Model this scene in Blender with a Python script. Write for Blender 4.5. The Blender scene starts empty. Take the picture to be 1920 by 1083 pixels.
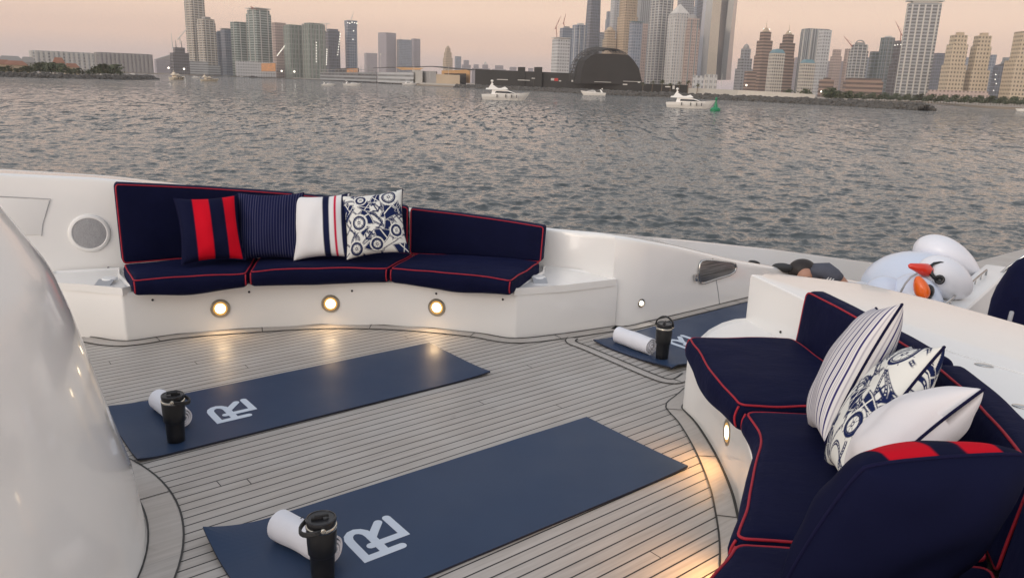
import bpy, bmesh, math, random
import numpy as np
from mathutils import Vector, Matrix, noise as mnoise
random.seed(7); rng = np.random.default_rng(7)
R = math.radians
sc = bpy.context.scene
COL = sc.collection

# ------------------------------------------------------------------ camera
FPX, PITCH, ROLL, CAMH = 1459.0, R(14.77), R(1.92), 1.525
cam = bpy.data.cameras.new('camera'); camo = bpy.data.objects.new('camera', cam); COL.objects.link(camo)
cam.sensor_width = 36; cam.lens = 36 * FPX / 1920; cam.clip_start = .05; cam.clip_end = 20000
FW = Vector((0, math.cos(PITCH), -math.sin(PITCH)))
_rt = Vector((1, 0, 0)); _up = Vector((0, math.sin(PITCH), math.cos(PITCH)))
RT = math.cos(ROLL) * _rt + math.sin(ROLL) * _up
UP = -math.sin(ROLL) * _rt + math.cos(ROLL) * _up
M = Matrix((RT, UP, -FW)).transposed().to_4x4(); M.translation = (0, 0, CAMH)
camo.matrix_world = M
sc.camera = camo
cam.dof.use_dof = False

# ------------------------------------------------------------------ sky
SUN_EL, SUN_AZ = 10.0, -135.0       # azimuth clockwise from +Y: behind and left of the viewer
w = bpy.data.worlds.new('World'); sc.world = w; w.use_nodes = True
nt = w.node_tree; nt.nodes.clear()
out = nt.nodes.new('ShaderNodeOutputWorld'); bg = nt.nodes.new('ShaderNodeBackground')
sky = nt.nodes.new('ShaderNodeTexSky'); sky.sky_type = 'NISHITA'; sky.sun_disc = False
sky.sun_elevation = R(SUN_EL); sky.sun_rotation = R(SUN_AZ); sky.dust_density = 4; sky.air_density = 1.2
geo = nt.nodes.new('ShaderNodeTexCoord'); sep = nt.nodes.new('ShaderNodeSeparateXYZ')
nt.links.new(geo.outputs['Generated'], sep.inputs[0])
ramp = nt.nodes.new('ShaderNodeValToRGB'); ramp.color_ramp.interpolation = 'EASE'
def srgb(r, g, b):
    f = lambda c: c / 12.92 if c <= .04045 else ((c + .055) / 1.055) ** 2.4
    return (f(r / 255), f(g / 255), f(b / 255), 1)
stops = [(0.0, srgb(176, 164, 166)), (0.018, srgb(200, 178, 170)), (0.045, srgb(226, 192, 172)), (0.085, srgb(249, 212, 185)),
         (0.2, srgb(229, 215, 203)), (0.45, srgb(204, 205, 208)), (1.0, srgb(178, 185, 198))]
cr = ramp.color_ramp
while len(cr.elements) < len(stops): cr.elements.new(.5)
for e, (p, c) in zip(cr.elements, stops): e.position = p; e.color = c
nt.links.new(sep.outputs['Z'], ramp.inputs[0])
mul = nt.nodes.new('ShaderNodeVectorMath'); mul.operation = 'SCALE'; mul.inputs['Scale'].default_value = 10.5
nt.links.new(ramp.outputs[0], mul.inputs[0])
# the western half of the sky, behind the viewer, glows brighter than the eastern half
dot = nt.nodes.new('ShaderNodeVectorMath'); dot.operation = 'DOT_PRODUCT'; nt.links.new(geo.outputs['Generated'], dot.inputs[0])
dot.inputs[1].default_value = (math.sin(R(SUN_AZ)), math.cos(R(SUN_AZ)), 0)
gl_ = nt.nodes.new('ShaderNodeMapRange'); nt.links.new(dot.outputs['Value'], gl_.inputs[0])
for _i, _v in enumerate((0.0, 1.0, 10.8, 23.0)): gl_.inputs[_i + 1].default_value = _v
nt.links.new(gl_.outputs[0], mul.inputs['Scale'])
skm = nt.nodes.new('ShaderNodeVectorMath'); skm.operation = 'SCALE'; skm.inputs['Scale'].default_value = 0.16
nt.links.new(sky.outputs[0], skm.inputs[0])
add = nt.nodes.new('ShaderNodeVectorMath'); add.operation = 'ADD'
nt.links.new(mul.outputs[0], add.inputs[0]); nt.links.new(skm.outputs[0], add.inputs[1])
nt.links.new(add.outputs[0], bg.inputs[0]); bg.inputs[1].default_value = .10
nt.links.new(bg.outputs[0], out.inputs[0])

# ------------------------------------------------------------------ sun: already very low and soft
sl = bpy.data.lights.new('sun', 'SUN'); sl.energy = 0.85; sl.angle = R(40); sl.color = (1, .91, .80)
so = bpy.data.objects.new('sun', sl); COL.objects.link(so)
_d = Vector((math.sin(R(SUN_AZ)) * math.cos(R(SUN_EL)), math.cos(R(SUN_AZ)) * math.cos(R(SUN_EL)), math.sin(R(SUN_EL))))
so.rotation_euler = (-_d).to_track_quat('-Z', 'Y').to_euler(); so.location = (0, 0, 30)
sc.view_settings.view_transform = 'Standard'; sc.view_settings.look = 'None'
sc.view_settings.exposure = 0; sc.view_settings.gamma = 1
sc.cycles.use_denoising = True
sc.cycles.max_bounces = 7; sc.cycles.diffuse_bounces = 3; sc.cycles.glossy_bounces = 3; sc.cycles.volume_bounces = 3
sc.cycles.sample_clamp_indirect = 4; sc.cycles.caustics_reflective = False; sc.cycles.caustics_refractive = False

# ------------------------------------------------------------------ helpers
CW = Vector((0, 0, CAMH))
def ray(x, y): return FW + RT * ((x - 960) / FPX) - UP * ((y - 541.5) / FPX)
def g(x, y, z=0.0):
    d = ray(x, y); return CW + d * ((z - CAMH) / d.z)
def gy(x, y, Y):
    d = ray(x, y); return CW + d * (Y / d.y)
def gv(x, y, p, a):                      # onto the vertical plane through p whose plan angle is a degrees
    n = Vector((-math.sin(R(a)), math.cos(R(a)), 0)); d = ray(x, y)
    k = (Vector((p[0], p[1], 0)) - CW).dot(n) / d.dot(n); return CW + d * k
def tag(o, label=None, cat=None, group=None, kind=None):
    if label: o['label'] = label
    if cat: o['category'] = cat
    if group: o['group'] = group
    if kind: o['kind'] = kind
    return o
def thing(name, label, cat, loc=(0, 0, 0), rz=0, group=None):
    o = bpy.data.objects.new(name, None); COL.objects.link(o); o.location = loc; o.rotation_euler = (0, 0, rz)
    o.empty_display_size = .1
    return tag(o, label, cat, group)
def wm(o):
    b = Matrix.Translation(o.location) @ o.rotation_euler.to_matrix().to_4x4()
    return b if o.parent is None else wm(o.parent) @ o.matrix_parent_inverse @ b
def mk(name, V, Fc, mat, parent=None, smooth=False, world=True, loc=None, rz=0, attr=None, mats=None, mi=None):
    me = bpy.data.meshes.new(name)
    me.from_pydata([tuple(v) for v in V], [], [tuple(f) for f in Fc]); me.update()
    for m in (mats or [mat]): me.materials.append(m)
    if mi is not None: me.polygons.foreach_set('material_index', mi)
    if smooth: me.polygons.foreach_set('use_smooth', [True] * len(me.polygons))
    if attr is not None:
        for an, (dom, vals) in attr.items():
            a = me.attributes.new(an, 'FLOAT', dom); a.data.foreach_set('value', np.asarray(vals, dtype=np.float32))
    o = bpy.data.objects.new(name, me); COL.objects.link(o)
    if parent is not None:
        o.parent = parent
        if world:
            o.matrix_parent_inverse = wm(parent).inverted()
    if loc is not None: o.location = loc; o.rotation_euler = (0, 0, rz)
    return o
def fixn(o):
    bm = bmesh.new(); bm.from_mesh(o.data); bmesh.ops.recalc_face_normals(bm, faces=bm.faces); bm.to_mesh(o.data); bm.free(); return o
def smooth_angle(o, a=35):
    me = o.data; me.polygons.foreach_set('use_smooth', [True] * len(me.polygons))
    bm = bmesh.new(); bm.from_mesh(me)
    for e in bm.edges:
        e.smooth = len(e.link_faces) == 2 and e.calc_face_angle(0) < R(a)
    bm.to_mesh(me); bm.free(); return o
def bevel(o, wdt, seg=2, ang=40):
    bm = bmesh.new(); bm.from_mesh(o.data); bmesh.ops.recalc_face_normals(bm, faces=bm.faces)
    ed = [e for e in bm.edges if len(e.link_faces) == 2 and e.calc_face_angle(0) > R(ang)]
    bmesh.ops.bevel(bm, geom=ed, offset=wdt, segments=seg, profile=.6, affect='EDGES', clamp_overlap=True)
    bm.to_mesh(o.data); bm.free(); return smooth_angle(o, 30)
class G:                                  # geometry collector
    def __init__(s): s.V = []; s.F = []
    def add(s, V, Fc):
        n = len(s.V); s.V += [Vector(v) for v in V]; s.F += [[i + n for i in f] for f in Fc]; return s
    def box(s, c, d, rz=0, top=None):
        cx, cy, cz = c; hx, hy, hz = d[0] / 2, d[1] / 2, d[2] / 2; t = top or (1, 1)
        P = [(-hx, -hy, -hz), (hx, -hy, -hz), (hx, hy, -hz), (-hx, hy, -hz), (-hx * t[0], -hy * t[1], hz), (hx * t[0], -hy * t[1], hz), (hx * t[0], hy * t[1], hz), (-hx * t[0], hy * t[1], hz)]
        ca, sa = math.cos(rz), math.sin(rz)
        return s.add([(cx + x * ca - y * sa, cy + x * sa + y * ca, cz + z) for x, y, z in P], [(3, 2, 1, 0), (4, 5, 6, 7), (0, 1, 5, 4), (1, 2, 6, 5), (2, 3, 7, 6), (3, 0, 4, 7)])
    def prism(s, poly, z0, z1):
        n = len(poly); A = sum(poly[i][0] * poly[(i + 1) % n][1] - poly[(i + 1) % n][0] * poly[i][1] for i in range(n))
        if A < 0: poly = poly[::-1]
        return s.add([(p[0], p[1], z0) for p in poly] + [(p[0], p[1], z1) for p in poly],
                     [list(range(n))[::-1], list(range(n, 2 * n))] + [(i, (i + 1) % n, n + (i + 1) % n, n + i) for i in range(n)])
    def tube(s, pts, r, n=8, closed=False, cap=True):
        pts = [Vector(p) for p in pts]; m = len(pts); rs = r if isinstance(r, (list, tuple)) else [r] * m
        T = []
        for i in range(m):
            a = pts[(i - 1) % m] if (closed or i) else pts[0]; b = pts[(i + 1) % m] if (closed or i < m - 1) else pts[-1]
            t = (b - a); T.append(t.normalized() if t.length > 1e-9 else Vector((0, 0, 1)))
        x = T[0].orthogonal().normalized(); V = []
        for i in range(m):
            x = (x - T[i] * x.dot(T[i])); x = x.normalized() if x.length > 1e-6 else T[i].orthogonal().normalized()
            y = T[i].cross(x)
            V += [pts[i] + (x * math.cos(2 * math.pi * k / n) + y * math.sin(2 * math.pi * k / n)) * rs[i] for k in range(n)]
        Fc = []
        for i in range(m if closed else m - 1):
            j = (i + 1) % m
            Fc += [(i * n + k, i * n + (k + 1) % n, j * n + (k + 1) % n, j * n + k) for k in range(n)]
        if cap and not closed: Fc += [list(range(n))[::-1], list(range((m - 1) * n, m * n))]
        return s.add(V, Fc)
    def lathe(s, prof, c=(0, 0, 0), n=24, ax=None):      # prof: (r,z)
        q = Vector((0, 0, 1)).rotation_difference(Vector(ax)) if ax is not None else None
        V = []
        for r_, z in prof:
            for k in range(n):
                p = Vector((r_ * math.cos(2 * math.pi * k / n), r_ * math.sin(2 * math.pi * k / n), z))
                V.append((q @ p if q else p) + Vector(c))
        Fc = []
        for i in range(len(prof) - 1): Fc += [(i * n + k, i * n + (k + 1) % n, (i + 1) * n + (k + 1) % n, (i + 1) * n + k) for k in range(n)]
        Fc += [list(range(n))[::-1], list(range((len(prof) - 1) * n, len(prof) * n))]
        return s.add(V, Fc)
    def ball(s, c, r, n=12, m=8, rot=None):
        V = []; rx, ry, rz_ = (r if isinstance(r, (tuple, list)) else (r, r, r))
        for i in range(m + 1):
            a = math.pi * i / m
            for k in range(n):
                b = 2 * math.pi * k / n; p = Vector((rx * math.sin(a) * math.cos(b), ry * math.sin(a) * math.sin(b), -rz_ * math.cos(a)))
                V.append((rot @ p if rot else p) + Vector(c))
        return s.add(V, [(i * n + k, i * n + (k + 1) % n, (i + 1) * n + (k + 1) % n, (i + 1) * n + k) for i in range(m) for k in range(n)])
    def mk(s, name, mat, parent=None, **k): return mk(name, s.V, s.F, mat, parent, **k)
def spline(P, n):                          # catmull-rom resampled evenly
    P = [Vector(p) for p in P]; Q = [P[0] * 2 - P[1]] + P + [P[-1] * 2 - P[-2]]; out_ = []
    for i in range(1, len(Q) - 2):
        a, b, c, d = Q[i - 1:i + 3]
        for k in range(24):
            t = k / 24; out_.append(.5 * ((2 * b) + (c - a) * t + (2 * a - 5 * b + 4 * c - d) * t * t + (3 * b - a - 3 * c + d) * t ** 3))
    out_.append(P[-1]); L = [0]
    for i in range(1, len(out_)): L.append(L[-1] + (out_[i] - out_[i - 1]).length)
    res = []; j = 0
    for k in range(n):
        s_ = L[-1] * k / (n - 1)
        while j < len(L) - 2 and L[j + 1] < s_: j += 1
        f = (s_ - L[j]) / max(1e-9, L[j + 1] - L[j]); res.append(out_[j].lerp(out_[j + 1], min(1, f)))
    return res
class Path:
    def __init__(s, P): s.p = spline(P, 400); s.len = sum((s.p[i + 1] - s.p[i]).length for i in range(399))
    def at(s, u):
        u = min(max(u, 0), 1) * 399; i = min(int(u), 398); return s.p[i].lerp(s.p[i + 1], u - i)
    def nrm(s, u):
        d = s.at(u + .01) - s.at(u - .01); return Vector((-d.y, d.x, 0)).normalized()
def axs(h, r, k, n):
    e = [r * math.tan(R(45) * (1 - i / k)) for i in range(k)]
    return [-h + r - x for x in e] + list(np.linspace(-h + r, h - r, n)) + [h - r + x for x in e[::-1]]
def rbox(L, T, H, r, k=3, nx=16, ny=8, nz=4):      # rounded box, returns points in [-L/2..] etc and faces
    hx, hy, hz = L / 2, T / 2, H / 2
    ax = [axs(hx, r, k, nx), axs(hy, r, k, ny), axs(hz, r, k, nz)]; hs = (hx, hy, hz)
    idx = {}; V = []; Fc = []
    def vid(p):
        key = tuple(round(c, 6) for c in p)
        if key not in idx:
            inn = Vector([max(-hs[i] + r, min(hs[i] - r, p[i])) for i in range(3)]); d = Vector(p) - inn
            idx[key] = len(V); V.append(inn + d.normalized() * r if d.length > 1e-9 else inn)
        return idx[key]
    for a in range(3):
        b, c = (a + 1) % 3, (a + 2) % 3
        for sg in (-1, 1):
            for i in range(len(ax[b]) - 1):
                for j in range(len(ax[c]) - 1):
                    q = []
                    for (ii, jj) in ((i, j), (i + 1, j), (i + 1, j + 1), (i, j + 1)):
                        p = [0, 0, 0]; p[a] = sg * hs[a]; p[b] = ax[b][ii]; p[c] = ax[c][jj]; q.append(vid(p))
                    Fc.append(q if sg > 0 else q[::-1])
    return V, Fc

# ------------------------------------------------------------------ materials
def NM(name):
    m = bpy.data.materials.new(name); m.use_nodes = True; return m, m.node_tree, m.node_tree.nodes['Principled BSDF']
class N:
    def __init__(s, t): s.t = t
    def n(s, typ, **k):
        x = s.t.nodes.new(typ)
        for a, b in k.items(): setattr(x, a, b)
        return x
    def l(s, a, b): s.t.links.new(a, b)
    def val(s, x, inp):
        if isinstance(x, (int, float)): inp.default_value = x
        elif isinstance(x, tuple): inp.default_value = x
        else: s.l(x, inp)
    def m(s, op, a, b=0.0, c=0.0):
        x = s.n('ShaderNodeMath', operation=op); s.val(a, x.inputs[0]); s.val(b, x.inputs[1]); s.val(c, x.inputs[2]); return x.outputs[0]
    def mix(s, f, a, b):
        x = s.n('ShaderNodeMix', data_type='RGBA'); s.val(f, x.inputs[0]); s.val(a, x.inputs[6]); s.val(b, x.inputs[7]); return x.outputs[2]
    def noise(s, scale, detail=3, vec=None, rough=.5, out='Fac'):
        x = s.n('ShaderNodeTexNoise'); x.inputs['Scale'].default_value = scale; x.inputs['Detail'].default_value = detail; x.inputs['Roughness'].default_value = rough
        if vec is not None: s.l(vec, x.inputs['Vector'])
        return x.outputs[out]
    def coord(s, k='Object'): return s.n('ShaderNodeTexCoord').outputs[k]
    def rng(s, v, a, b, c, d):
        x = s.n('ShaderNodeMapRange'); s.val(v, x.inputs[0]); s.val(a, x.inputs[1]); s.val(b, x.inputs[2]); s.val(c, x.inputs[3]); s.val(d, x.inputs[4]); return x.outputs[0]
    def bump(s, h, strength, dist):
        x = s.n('ShaderNodeBump'); x.inputs['Strength'].default_value = strength; x.inputs['Distance'].default_value = dist; s.l(h, x.inputs['Height']); return x.outputs[0]
def c4(c): return (c[0], c[1], c[2], 1)
def mat(name, col, rough=.5, metal=0, var=.12, vs=6.0, bump=0, bs=60, bd=.002, coat=0, sheen=0, emit=None, es=0, spec=.5):
    m, t, b = NM(name); n = N(t)
    b.inputs['Roughness'].default_value = rough; b.inputs['Metallic'].default_value = metal; b.inputs['Coat Weight'].default_value = coat
    b.inputs['Coat Roughness'].default_value = .06
    b.inputs['Sheen Weight'].default_value = sheen; b.inputs['Specular IOR Level'].default_value = spec
    oc = n.coord()
    f = n.noise(vs, 4, oc)
    a = tuple(max(0, x * (1 - var)) for x in col); c = tuple(min(1, x * (1 + var)) for x in col)
    n.l(n.mix(f, c4(a), c4(c)), b.inputs['Base Color'])
    if bump: n.l(n.bump(n.noise(bs, 3, oc), bump, bd), b.inputs['Normal'])
    if emit: b.inputs['Emission Color'].default_value = c4(emit); b.inputs['Emission Strength'].default_value = es
    return m
def facade(name, wall, glass, pu=8, pv=7, fu=.6, fv=.55, gr=.22, var=.25):
    """wall with a grid of windows in metres along each face; fu, fv: the share that is glass"""
    m, t, b = NM(name); n = N(t); tc = n.n('ShaderNodeTexCoord')
    s1 = n.n('ShaderNodeSeparateXYZ'); n.l(tc.outputs['Object'], s1.inputs[0]); s2 = n.n('ShaderNodeSeparateXYZ'); n.l(tc.outputs['Normal'], s2.inputs[0])
    ax = n.m('ABSOLUTE', s2.outputs[0]); ay = n.m('ABSOLUTE', s2.outputs[1])
    u = n.m('ADD', n.m('MULTIPLY', s1.outputs[0], ay), n.m('MULTIPLY', s1.outputs[1], ax))
    uu = n.m('DIVIDE', n.m('ADD', u, 500.3), pu * .72); vv = n.m('DIVIDE', s1.outputs[2], pv * .72)
    mu = n.m('LESS_THAN', n.m('FRACT', uu), fu); mv = n.m('LESS_THAN', n.m('FRACT', vv), fv)
    side = n.m('LESS_THAN', n.m('ABSOLUTE', s2.outputs[2]), .6)
    mask = n.m('MULTIPLY', n.m('MULTIPLY', mu, mv), side)
    cmb = n.n('ShaderNodeCombineXYZ'); n.l(n.m('FLOOR', uu), cmb.inputs[0]); n.l(n.m('FLOOR', vv), cmb.inputs[1])
    wn = n.n('ShaderNodeTexWhiteNoise'); n.l(cmb.outputs[0], wn.inputs['Vector'])
    gl = n.mix(wn.outputs['Value'], c4([x * (1 - var) for x in glass]), c4([x * (1 + var) for x in glass]))
    if wall[0] - wall[2] < .09: wall = (wall[0] * .86, wall[1] * .92, wall[2] * 1.02); glass = (glass[0] * .9, glass[1] * .98, glass[2] * 1.1)
    wl = n.mix(n.noise(.03, 3, tc.outputs['Object']), c4([x * .88 for x in wall]), c4([x * 1.1 for x in wall]))
    n.l(n.mix(mask, wl, gl), b.inputs['Base Color']); n.l(n.rng(mask, 0, 1, .75, gr), b.inputs['Roughness'])
    return m
# ------------------------------------------------------------------ common materials
GEL = mat('gelcoat', (.82, .805, .78), .2, var=.025, vs=2, coat=.7, bump=.12, bs=2.5, bd=.02)
GELM = mat('gelcoat_matt', (.82, .81, .79), .4, var=.03, vs=3, coat=.15)
STEEL = mat('polished_steel', (.55, .55, .54), .18, 1, .1)
DARK = mat('black_rubber', (.015, .015, .016), .5)
GREY = mat('grey_plastic', (.33, .34, .36), .4)
NAVY = mat('navy_canvas', (.0050, .0062, .026), .7, var=.2, vs=9, bump=.25, bs=700, bd=.0008, sheen=.035, spec=.05)
def puckers(m):
    t = m.node_tree; n = N(t); b = t.nodes['Principled BSDF']; old = b.inputs['Normal'].links[0].from_socket
    mp = n.n('ShaderNodeMapping'); mp.inputs['Scale'].default_value = (7, 11, 9); n.l(n.coord(), mp.inputs[0])
    q = n.n('ShaderNodeBump'); q.inputs['Strength'].default_value = .5; q.inputs['Distance'].default_value = .012; n.l(n.noise(1.0, 4, mp.outputs[0], .55), q.inputs['Height']); n.l(old, q.inputs['Normal']); n.l(q.outputs[0], b.inputs['Normal'])
puckers(NAVY)
NAVY.node_tree.nodes['Principled BSDF'].inputs['Sheen Tint'].default_value = (.25, .32, 1, 1)
PIPE = mat('red_piping', (.34, .006, .022), .7, var=.25, vs=40)
WHITEFAB = mat('white_towelling', (.80, .80, .84), .95, var=.04, vs=20, bump=.6, bs=900, bd=.002)
LAMPM = mat('lit_lamp', (1, .9, .7), .4, emit=(1, .86, .62), es=6)
LAMPC = mat('lit_lamp_white', (1, 1, .95), .4, emit=(1, .95, .80), es=4)
GOLD = mat('warm_reflector', (.8, .52, .2), .3, 1, emit=(1, .52, .12), es=.5)
RINGM = mat('lamp_bezel', (.42, .38, .32), .3, 1)

# ------------------------------------------------------------------ water: one sheet of real waves, coarser with distance
WZ = -4.0
def build_water():
    nth = 1000; th = np.linspace(R(-58), R(58), nth)
    r = np.concatenate([12 * (320 / 12) ** np.linspace(0, 1, 960), 320 * (4600 / 320) ** np.linspace(0, 1, 161)[1:]]); nr = len(r)
    TH, RR = np.meshgrid(th, r); X = RR * np.sin(TH); Y = RR * np.cos(TH)
    dr = np.maximum(np.gradient(r)[:, None], RR * R(116) / nth)
    Z = np.zeros_like(X); DX = np.zeros_like(X); DY = np.zeros_like(X)
    wx = .9 * np.sin(X * .031) ; wy = .9 * np.sin(Y * .027 + 1.0)
    for k in range(96):
        lam = .34 * (5.5 / .34) ** (k / 95) * rng.uniform(.93, 1.07); a = R(rng.normal(-80, 44)); ph = rng.uniform(0, 6.28)
        amp = .0062 * lam if lam < 1.3 else .0062 * 1.3 * (1.3 / lam) ** .55
        kx, ky = math.cos(a) * 2 * math.pi / lam, math.sin(a) * 2 * math.pi / lam
        fade = np.clip((lam / dr - 2.0) / 2.0, 0, 1)
        if fade.max() <= 0: continue
        arg = kx * X + ky * Y + ph + wx * math.cos(k) + wy * math.sin(k * 1.7); c_, s_ = np.cos(arg), np.sin(arg)
        Z += amp * fade * s_; DX += amp * fade * c_ * math.cos(a); DY += amp * fade * c_ * math.sin(a)
    gust = .85 + .25 * np.sin(X * .05 + 1.3 * np.sin(Y * .03)) * np.sin(Y * .041 + .7)
    Z *= gust
    P = np.stack([X + DX, Y + DY, Z + WZ], -1).reshape(-1, 3).astype(np.float32)
    i = np.arange(nr - 1)[:, None] * nth + np.arange(nth - 1)[None, :]
    Q = np.stack([i, i + 1, i + nth + 1, i + nth], -1)[:, :, ::-1].reshape(-1, 4).astype(np.int32)
    me = bpy.data.meshes.new('water'); me.vertices.add(len(P)); me.vertices.foreach_set('co', P.ravel())
    me.loops.add(Q.size); me.loops.foreach_set('vertex_index', Q.ravel()); me.polygons.add(len(Q))
    me.polygons.foreach_set('loop_start', np.arange(0, Q.size, 4, dtype=np.int32)); me.polygons.foreach_set('loop_total', np.full(len(Q), 4, dtype=np.int32))
    me.polygons.foreach_set('use_smooth', np.ones(len(Q), dtype=bool)); me.update(calc_edges=True)
    m, t, b = NM('sea_water'); n = N(t); oc = n.coord()
    b.inputs['Base Color'].default_value = (.056, .067, .070, 1); b.inputs['Roughness'].default_value = .06; b.inputs['IOR'].default_value = 1.33
    nrm = n.n('ShaderNodeNewGeometry').outputs['Normal']; acc = nrm
    ln = n.n('ShaderNodeVectorMath', operation='LENGTH'); n.l(oc, ln.inputs[0]); far = n.rng(ln.outputs['Value'], 60, 260, .10, 1)
    mg = n.n('ShaderNodeMapping'); mg.inputs['Scale'].default_value = (.16, .035, 1); n.l(oc, mg.inputs[0]); far = n.m('MULTIPLY', far, n.rng(n.noise(1.0, 3, mg.outputs[0], .6), .36, .64, .3, 2.0))
    md = n.n('ShaderNodeMapping'); md.inputs['Scale'].default_value = (.95, .15, 1); n.l(oc, md.inputs[0]); dash = n.m('MULTIPLY', n.rng(n.noise(1.0, 4, md.outputs[0], .65), .52, .61, 0, 1), n.rng(ln.outputs['Value'], 45, 160, 0, -.75)); dcb = n.n('ShaderNodeCombineXYZ'); n.l(dash, dcb.inputs[1])
    q0 = n.n('ShaderNodeVectorMath', operation='ADD'); n.l(acc, q0.inputs[0]); n.l(dcb.outputs[0], q0.inputs[1]); acc = q0.outputs[0]
    for sc_x, sc_y, amp, off, fd in ((4.0, 6.5, .95, 0, 0), (1.1, 2.2, 1.9, 9, 1), (.22, .5, 1.2, 31, 1)):
        mp = n.n('ShaderNodeMapping'); mp.inputs['Scale'].default_value = (sc_x, sc_y, 1); mp.inputs['Location'].default_value = (off, off * .7, off); n.l(oc, mp.inputs[0])
        q = n.n('ShaderNodeVectorMath', operation='SUBTRACT'); n.l(n.noise(1.0, 4, mp.outputs[0], .6, 'Color'), q.inputs[0]); q.inputs[1].default_value = (.5, .5, .5)
        q2 = n.n('ShaderNodeVectorMath', operation='MULTIPLY'); n.l(q.outputs[0], q2.inputs[0]); q2.inputs[1].default_value = (amp * .8, amp, 0)
        if fd:
            q4 = n.n('ShaderNodeVectorMath', operation='SCALE'); n.l(q2.outputs[0], q4.inputs[0]); n.l(far, q4.inputs['Scale']); q2 = q4
        q3 = n.n('ShaderNodeVectorMath', operation='ADD'); n.l(acc, q3.inputs[0]); n.l(q2.outputs[0], q3.inputs[1]); acc = q3.outputs[0]
    q = n.n('ShaderNodeVectorMath', operation='NORMALIZE'); n.l(acc, q.inputs[0]); n.l(q.outputs[0], b.inputs['Normal'])
    me.materials.append(m)
    o = bpy.data.objects.new('water', me); COL.objects.link(o); tag(o, 'choppy grey green sea with warm sky glints', kind='structure'); return o
build_water()

# ------------------------------------------------------------------ teak deck
PLANK = R(39.5)
def teak(name, planks=True, ang=PLANK):
    m, t, b = NM(name); n = N(t); s = n.n('ShaderNodeSeparateXYZ'); n.l(n.coord(), s.inputs[0])
    ca, sa = math.cos(ang), math.sin(ang)
    u = n.m('ADD', n.m('MULTIPLY', s.outputs[0], ca), n.m('MULTIPLY', s.outputs[1], sa)); v = n.m('SUBTRACT', n.m('MULTIPLY', s.outputs[1], ca), n.m('MULTIPLY', s.outputs[0], sa))
    v = n.m('ADD', v, 20.0); pv = n.m('DIVIDE', v, .0508 if planks else .4); row = n.m('FLOOR', pv); fr = n.m('FRACT', pv)
    wn = n.n('ShaderNodeTexWhiteNoise', noise_dimensions='1D'); n.l(row, wn.inputs['W'])
    us = n.m('ADD', u, n.m('MULTIPLY', wn.outputs['Value'], 7.0)); seg = n.m('FLOOR', n.m('DIVIDE', us, 5.3))
    wn2 = n.n('ShaderNodeTexWhiteNoise', noise_dimensions='2D'); cb = n.n('ShaderNodeCombineXYZ'); n.l(row, cb.inputs[0]); n.l(seg, cb.inputs[1]); n.l(cb.outputs[0], wn2.inputs['Vector'])
    gv_ = n.n('ShaderNodeCombineXYZ'); n.l(n.m('MULTIPLY', u, 2.2), gv_.inputs[0]); n.l(n.m('MULTIPLY', v, 42.0), gv_.inputs[1]); n.l(n.m('MULTIPLY', wn2.outputs['Value'], 30.0), gv_.inputs[2])
    grain = n.noise(1.6, 5, gv_.outputs[0], .62); blot = n.noise(3.0, 4, n.coord())
    base = n.mix(n.rng(grain, .25, .75, 0, 1), (.33, .295, .262, 1), (.555, .52, .48, 1))
    base = n.mix(n.rng(wn2.outputs['Value'], 0, 1, 0, .42), base, (.40, .355, .315, 1))
    base = n.mix(n.rng(wn2.outputs['Value'], 0, 1, 0, 1), n.mix(.82, (.30, .27, .25, 1), base), base); base = n.mix(n.rng(blot, .45, .8, 0, .4), base, (.58, .56, .53, 1))
    stn = n.noise(9.0, 3, n.coord()); base = n.mix(n.rng(stn, .68, .78, 0, .35), base, (.22, .195, .17, 1))
    if planks:
        caulk = n.m('MAXIMUM', n.m('LESS_THAN', fr, .12), n.m('LESS_THAN', n.m('FRACT', n.m('DIVIDE', us, 5.3)), .0007))
        base = n.mix(caulk, base, (.016, .015, .015, 1))
        n.l(n.bump(n.m('ADD', n.m('MULTIPLY', caulk, -1.0), n.m('MULTIPLY', grain, .25)), .35, .002), b.inputs['Normal'])
    else: n.l(n.bump(grain, .15, .002), b.inputs['Normal'])
    n.l(base, b.inputs['Base Color']); n.l(n.rng(grain, .3, .7, .38, .6), b.inputs['Roughness']); b.inputs['Specular IOR Level'].default_value = .4
    return m
TEAK = teak('weathered_teak'); TEAKM = teak('teak_margin', False)
CAULK = mat('black_caulk', (.026, .025, .024), .55)
deck = mk('deck', [(-4.5, -1.5, 0), (3.2, -1.5, 0), (3.2, 4.8, 0), (2.35, 6.12, 0), (.8, 5.0, 0), (-1.2, 5.1, 0), (-3.0, 4.4, 0), (-4.5, 3.2, 0)], [(0, 1, 2, 3, 4, 5, 6, 7)], TEAK)
tag(deck, 'weathered grey teak planking with black caulked seams', kind='structure')
def strip(name, A, B, z, m, parent):
    n = len(A); return mk(name, [(p[0], p[1], z) for p in A] + [(p[0], p[1], z) for p in B], [(i, i + 1, n + i + 1, n + i) if (A[1] - A[0]).cross(B[0] - A[0]).z > 0 else (n + i, n + i + 1, i + 1, i) for i in range(n - 1)], m, parent)
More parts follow.
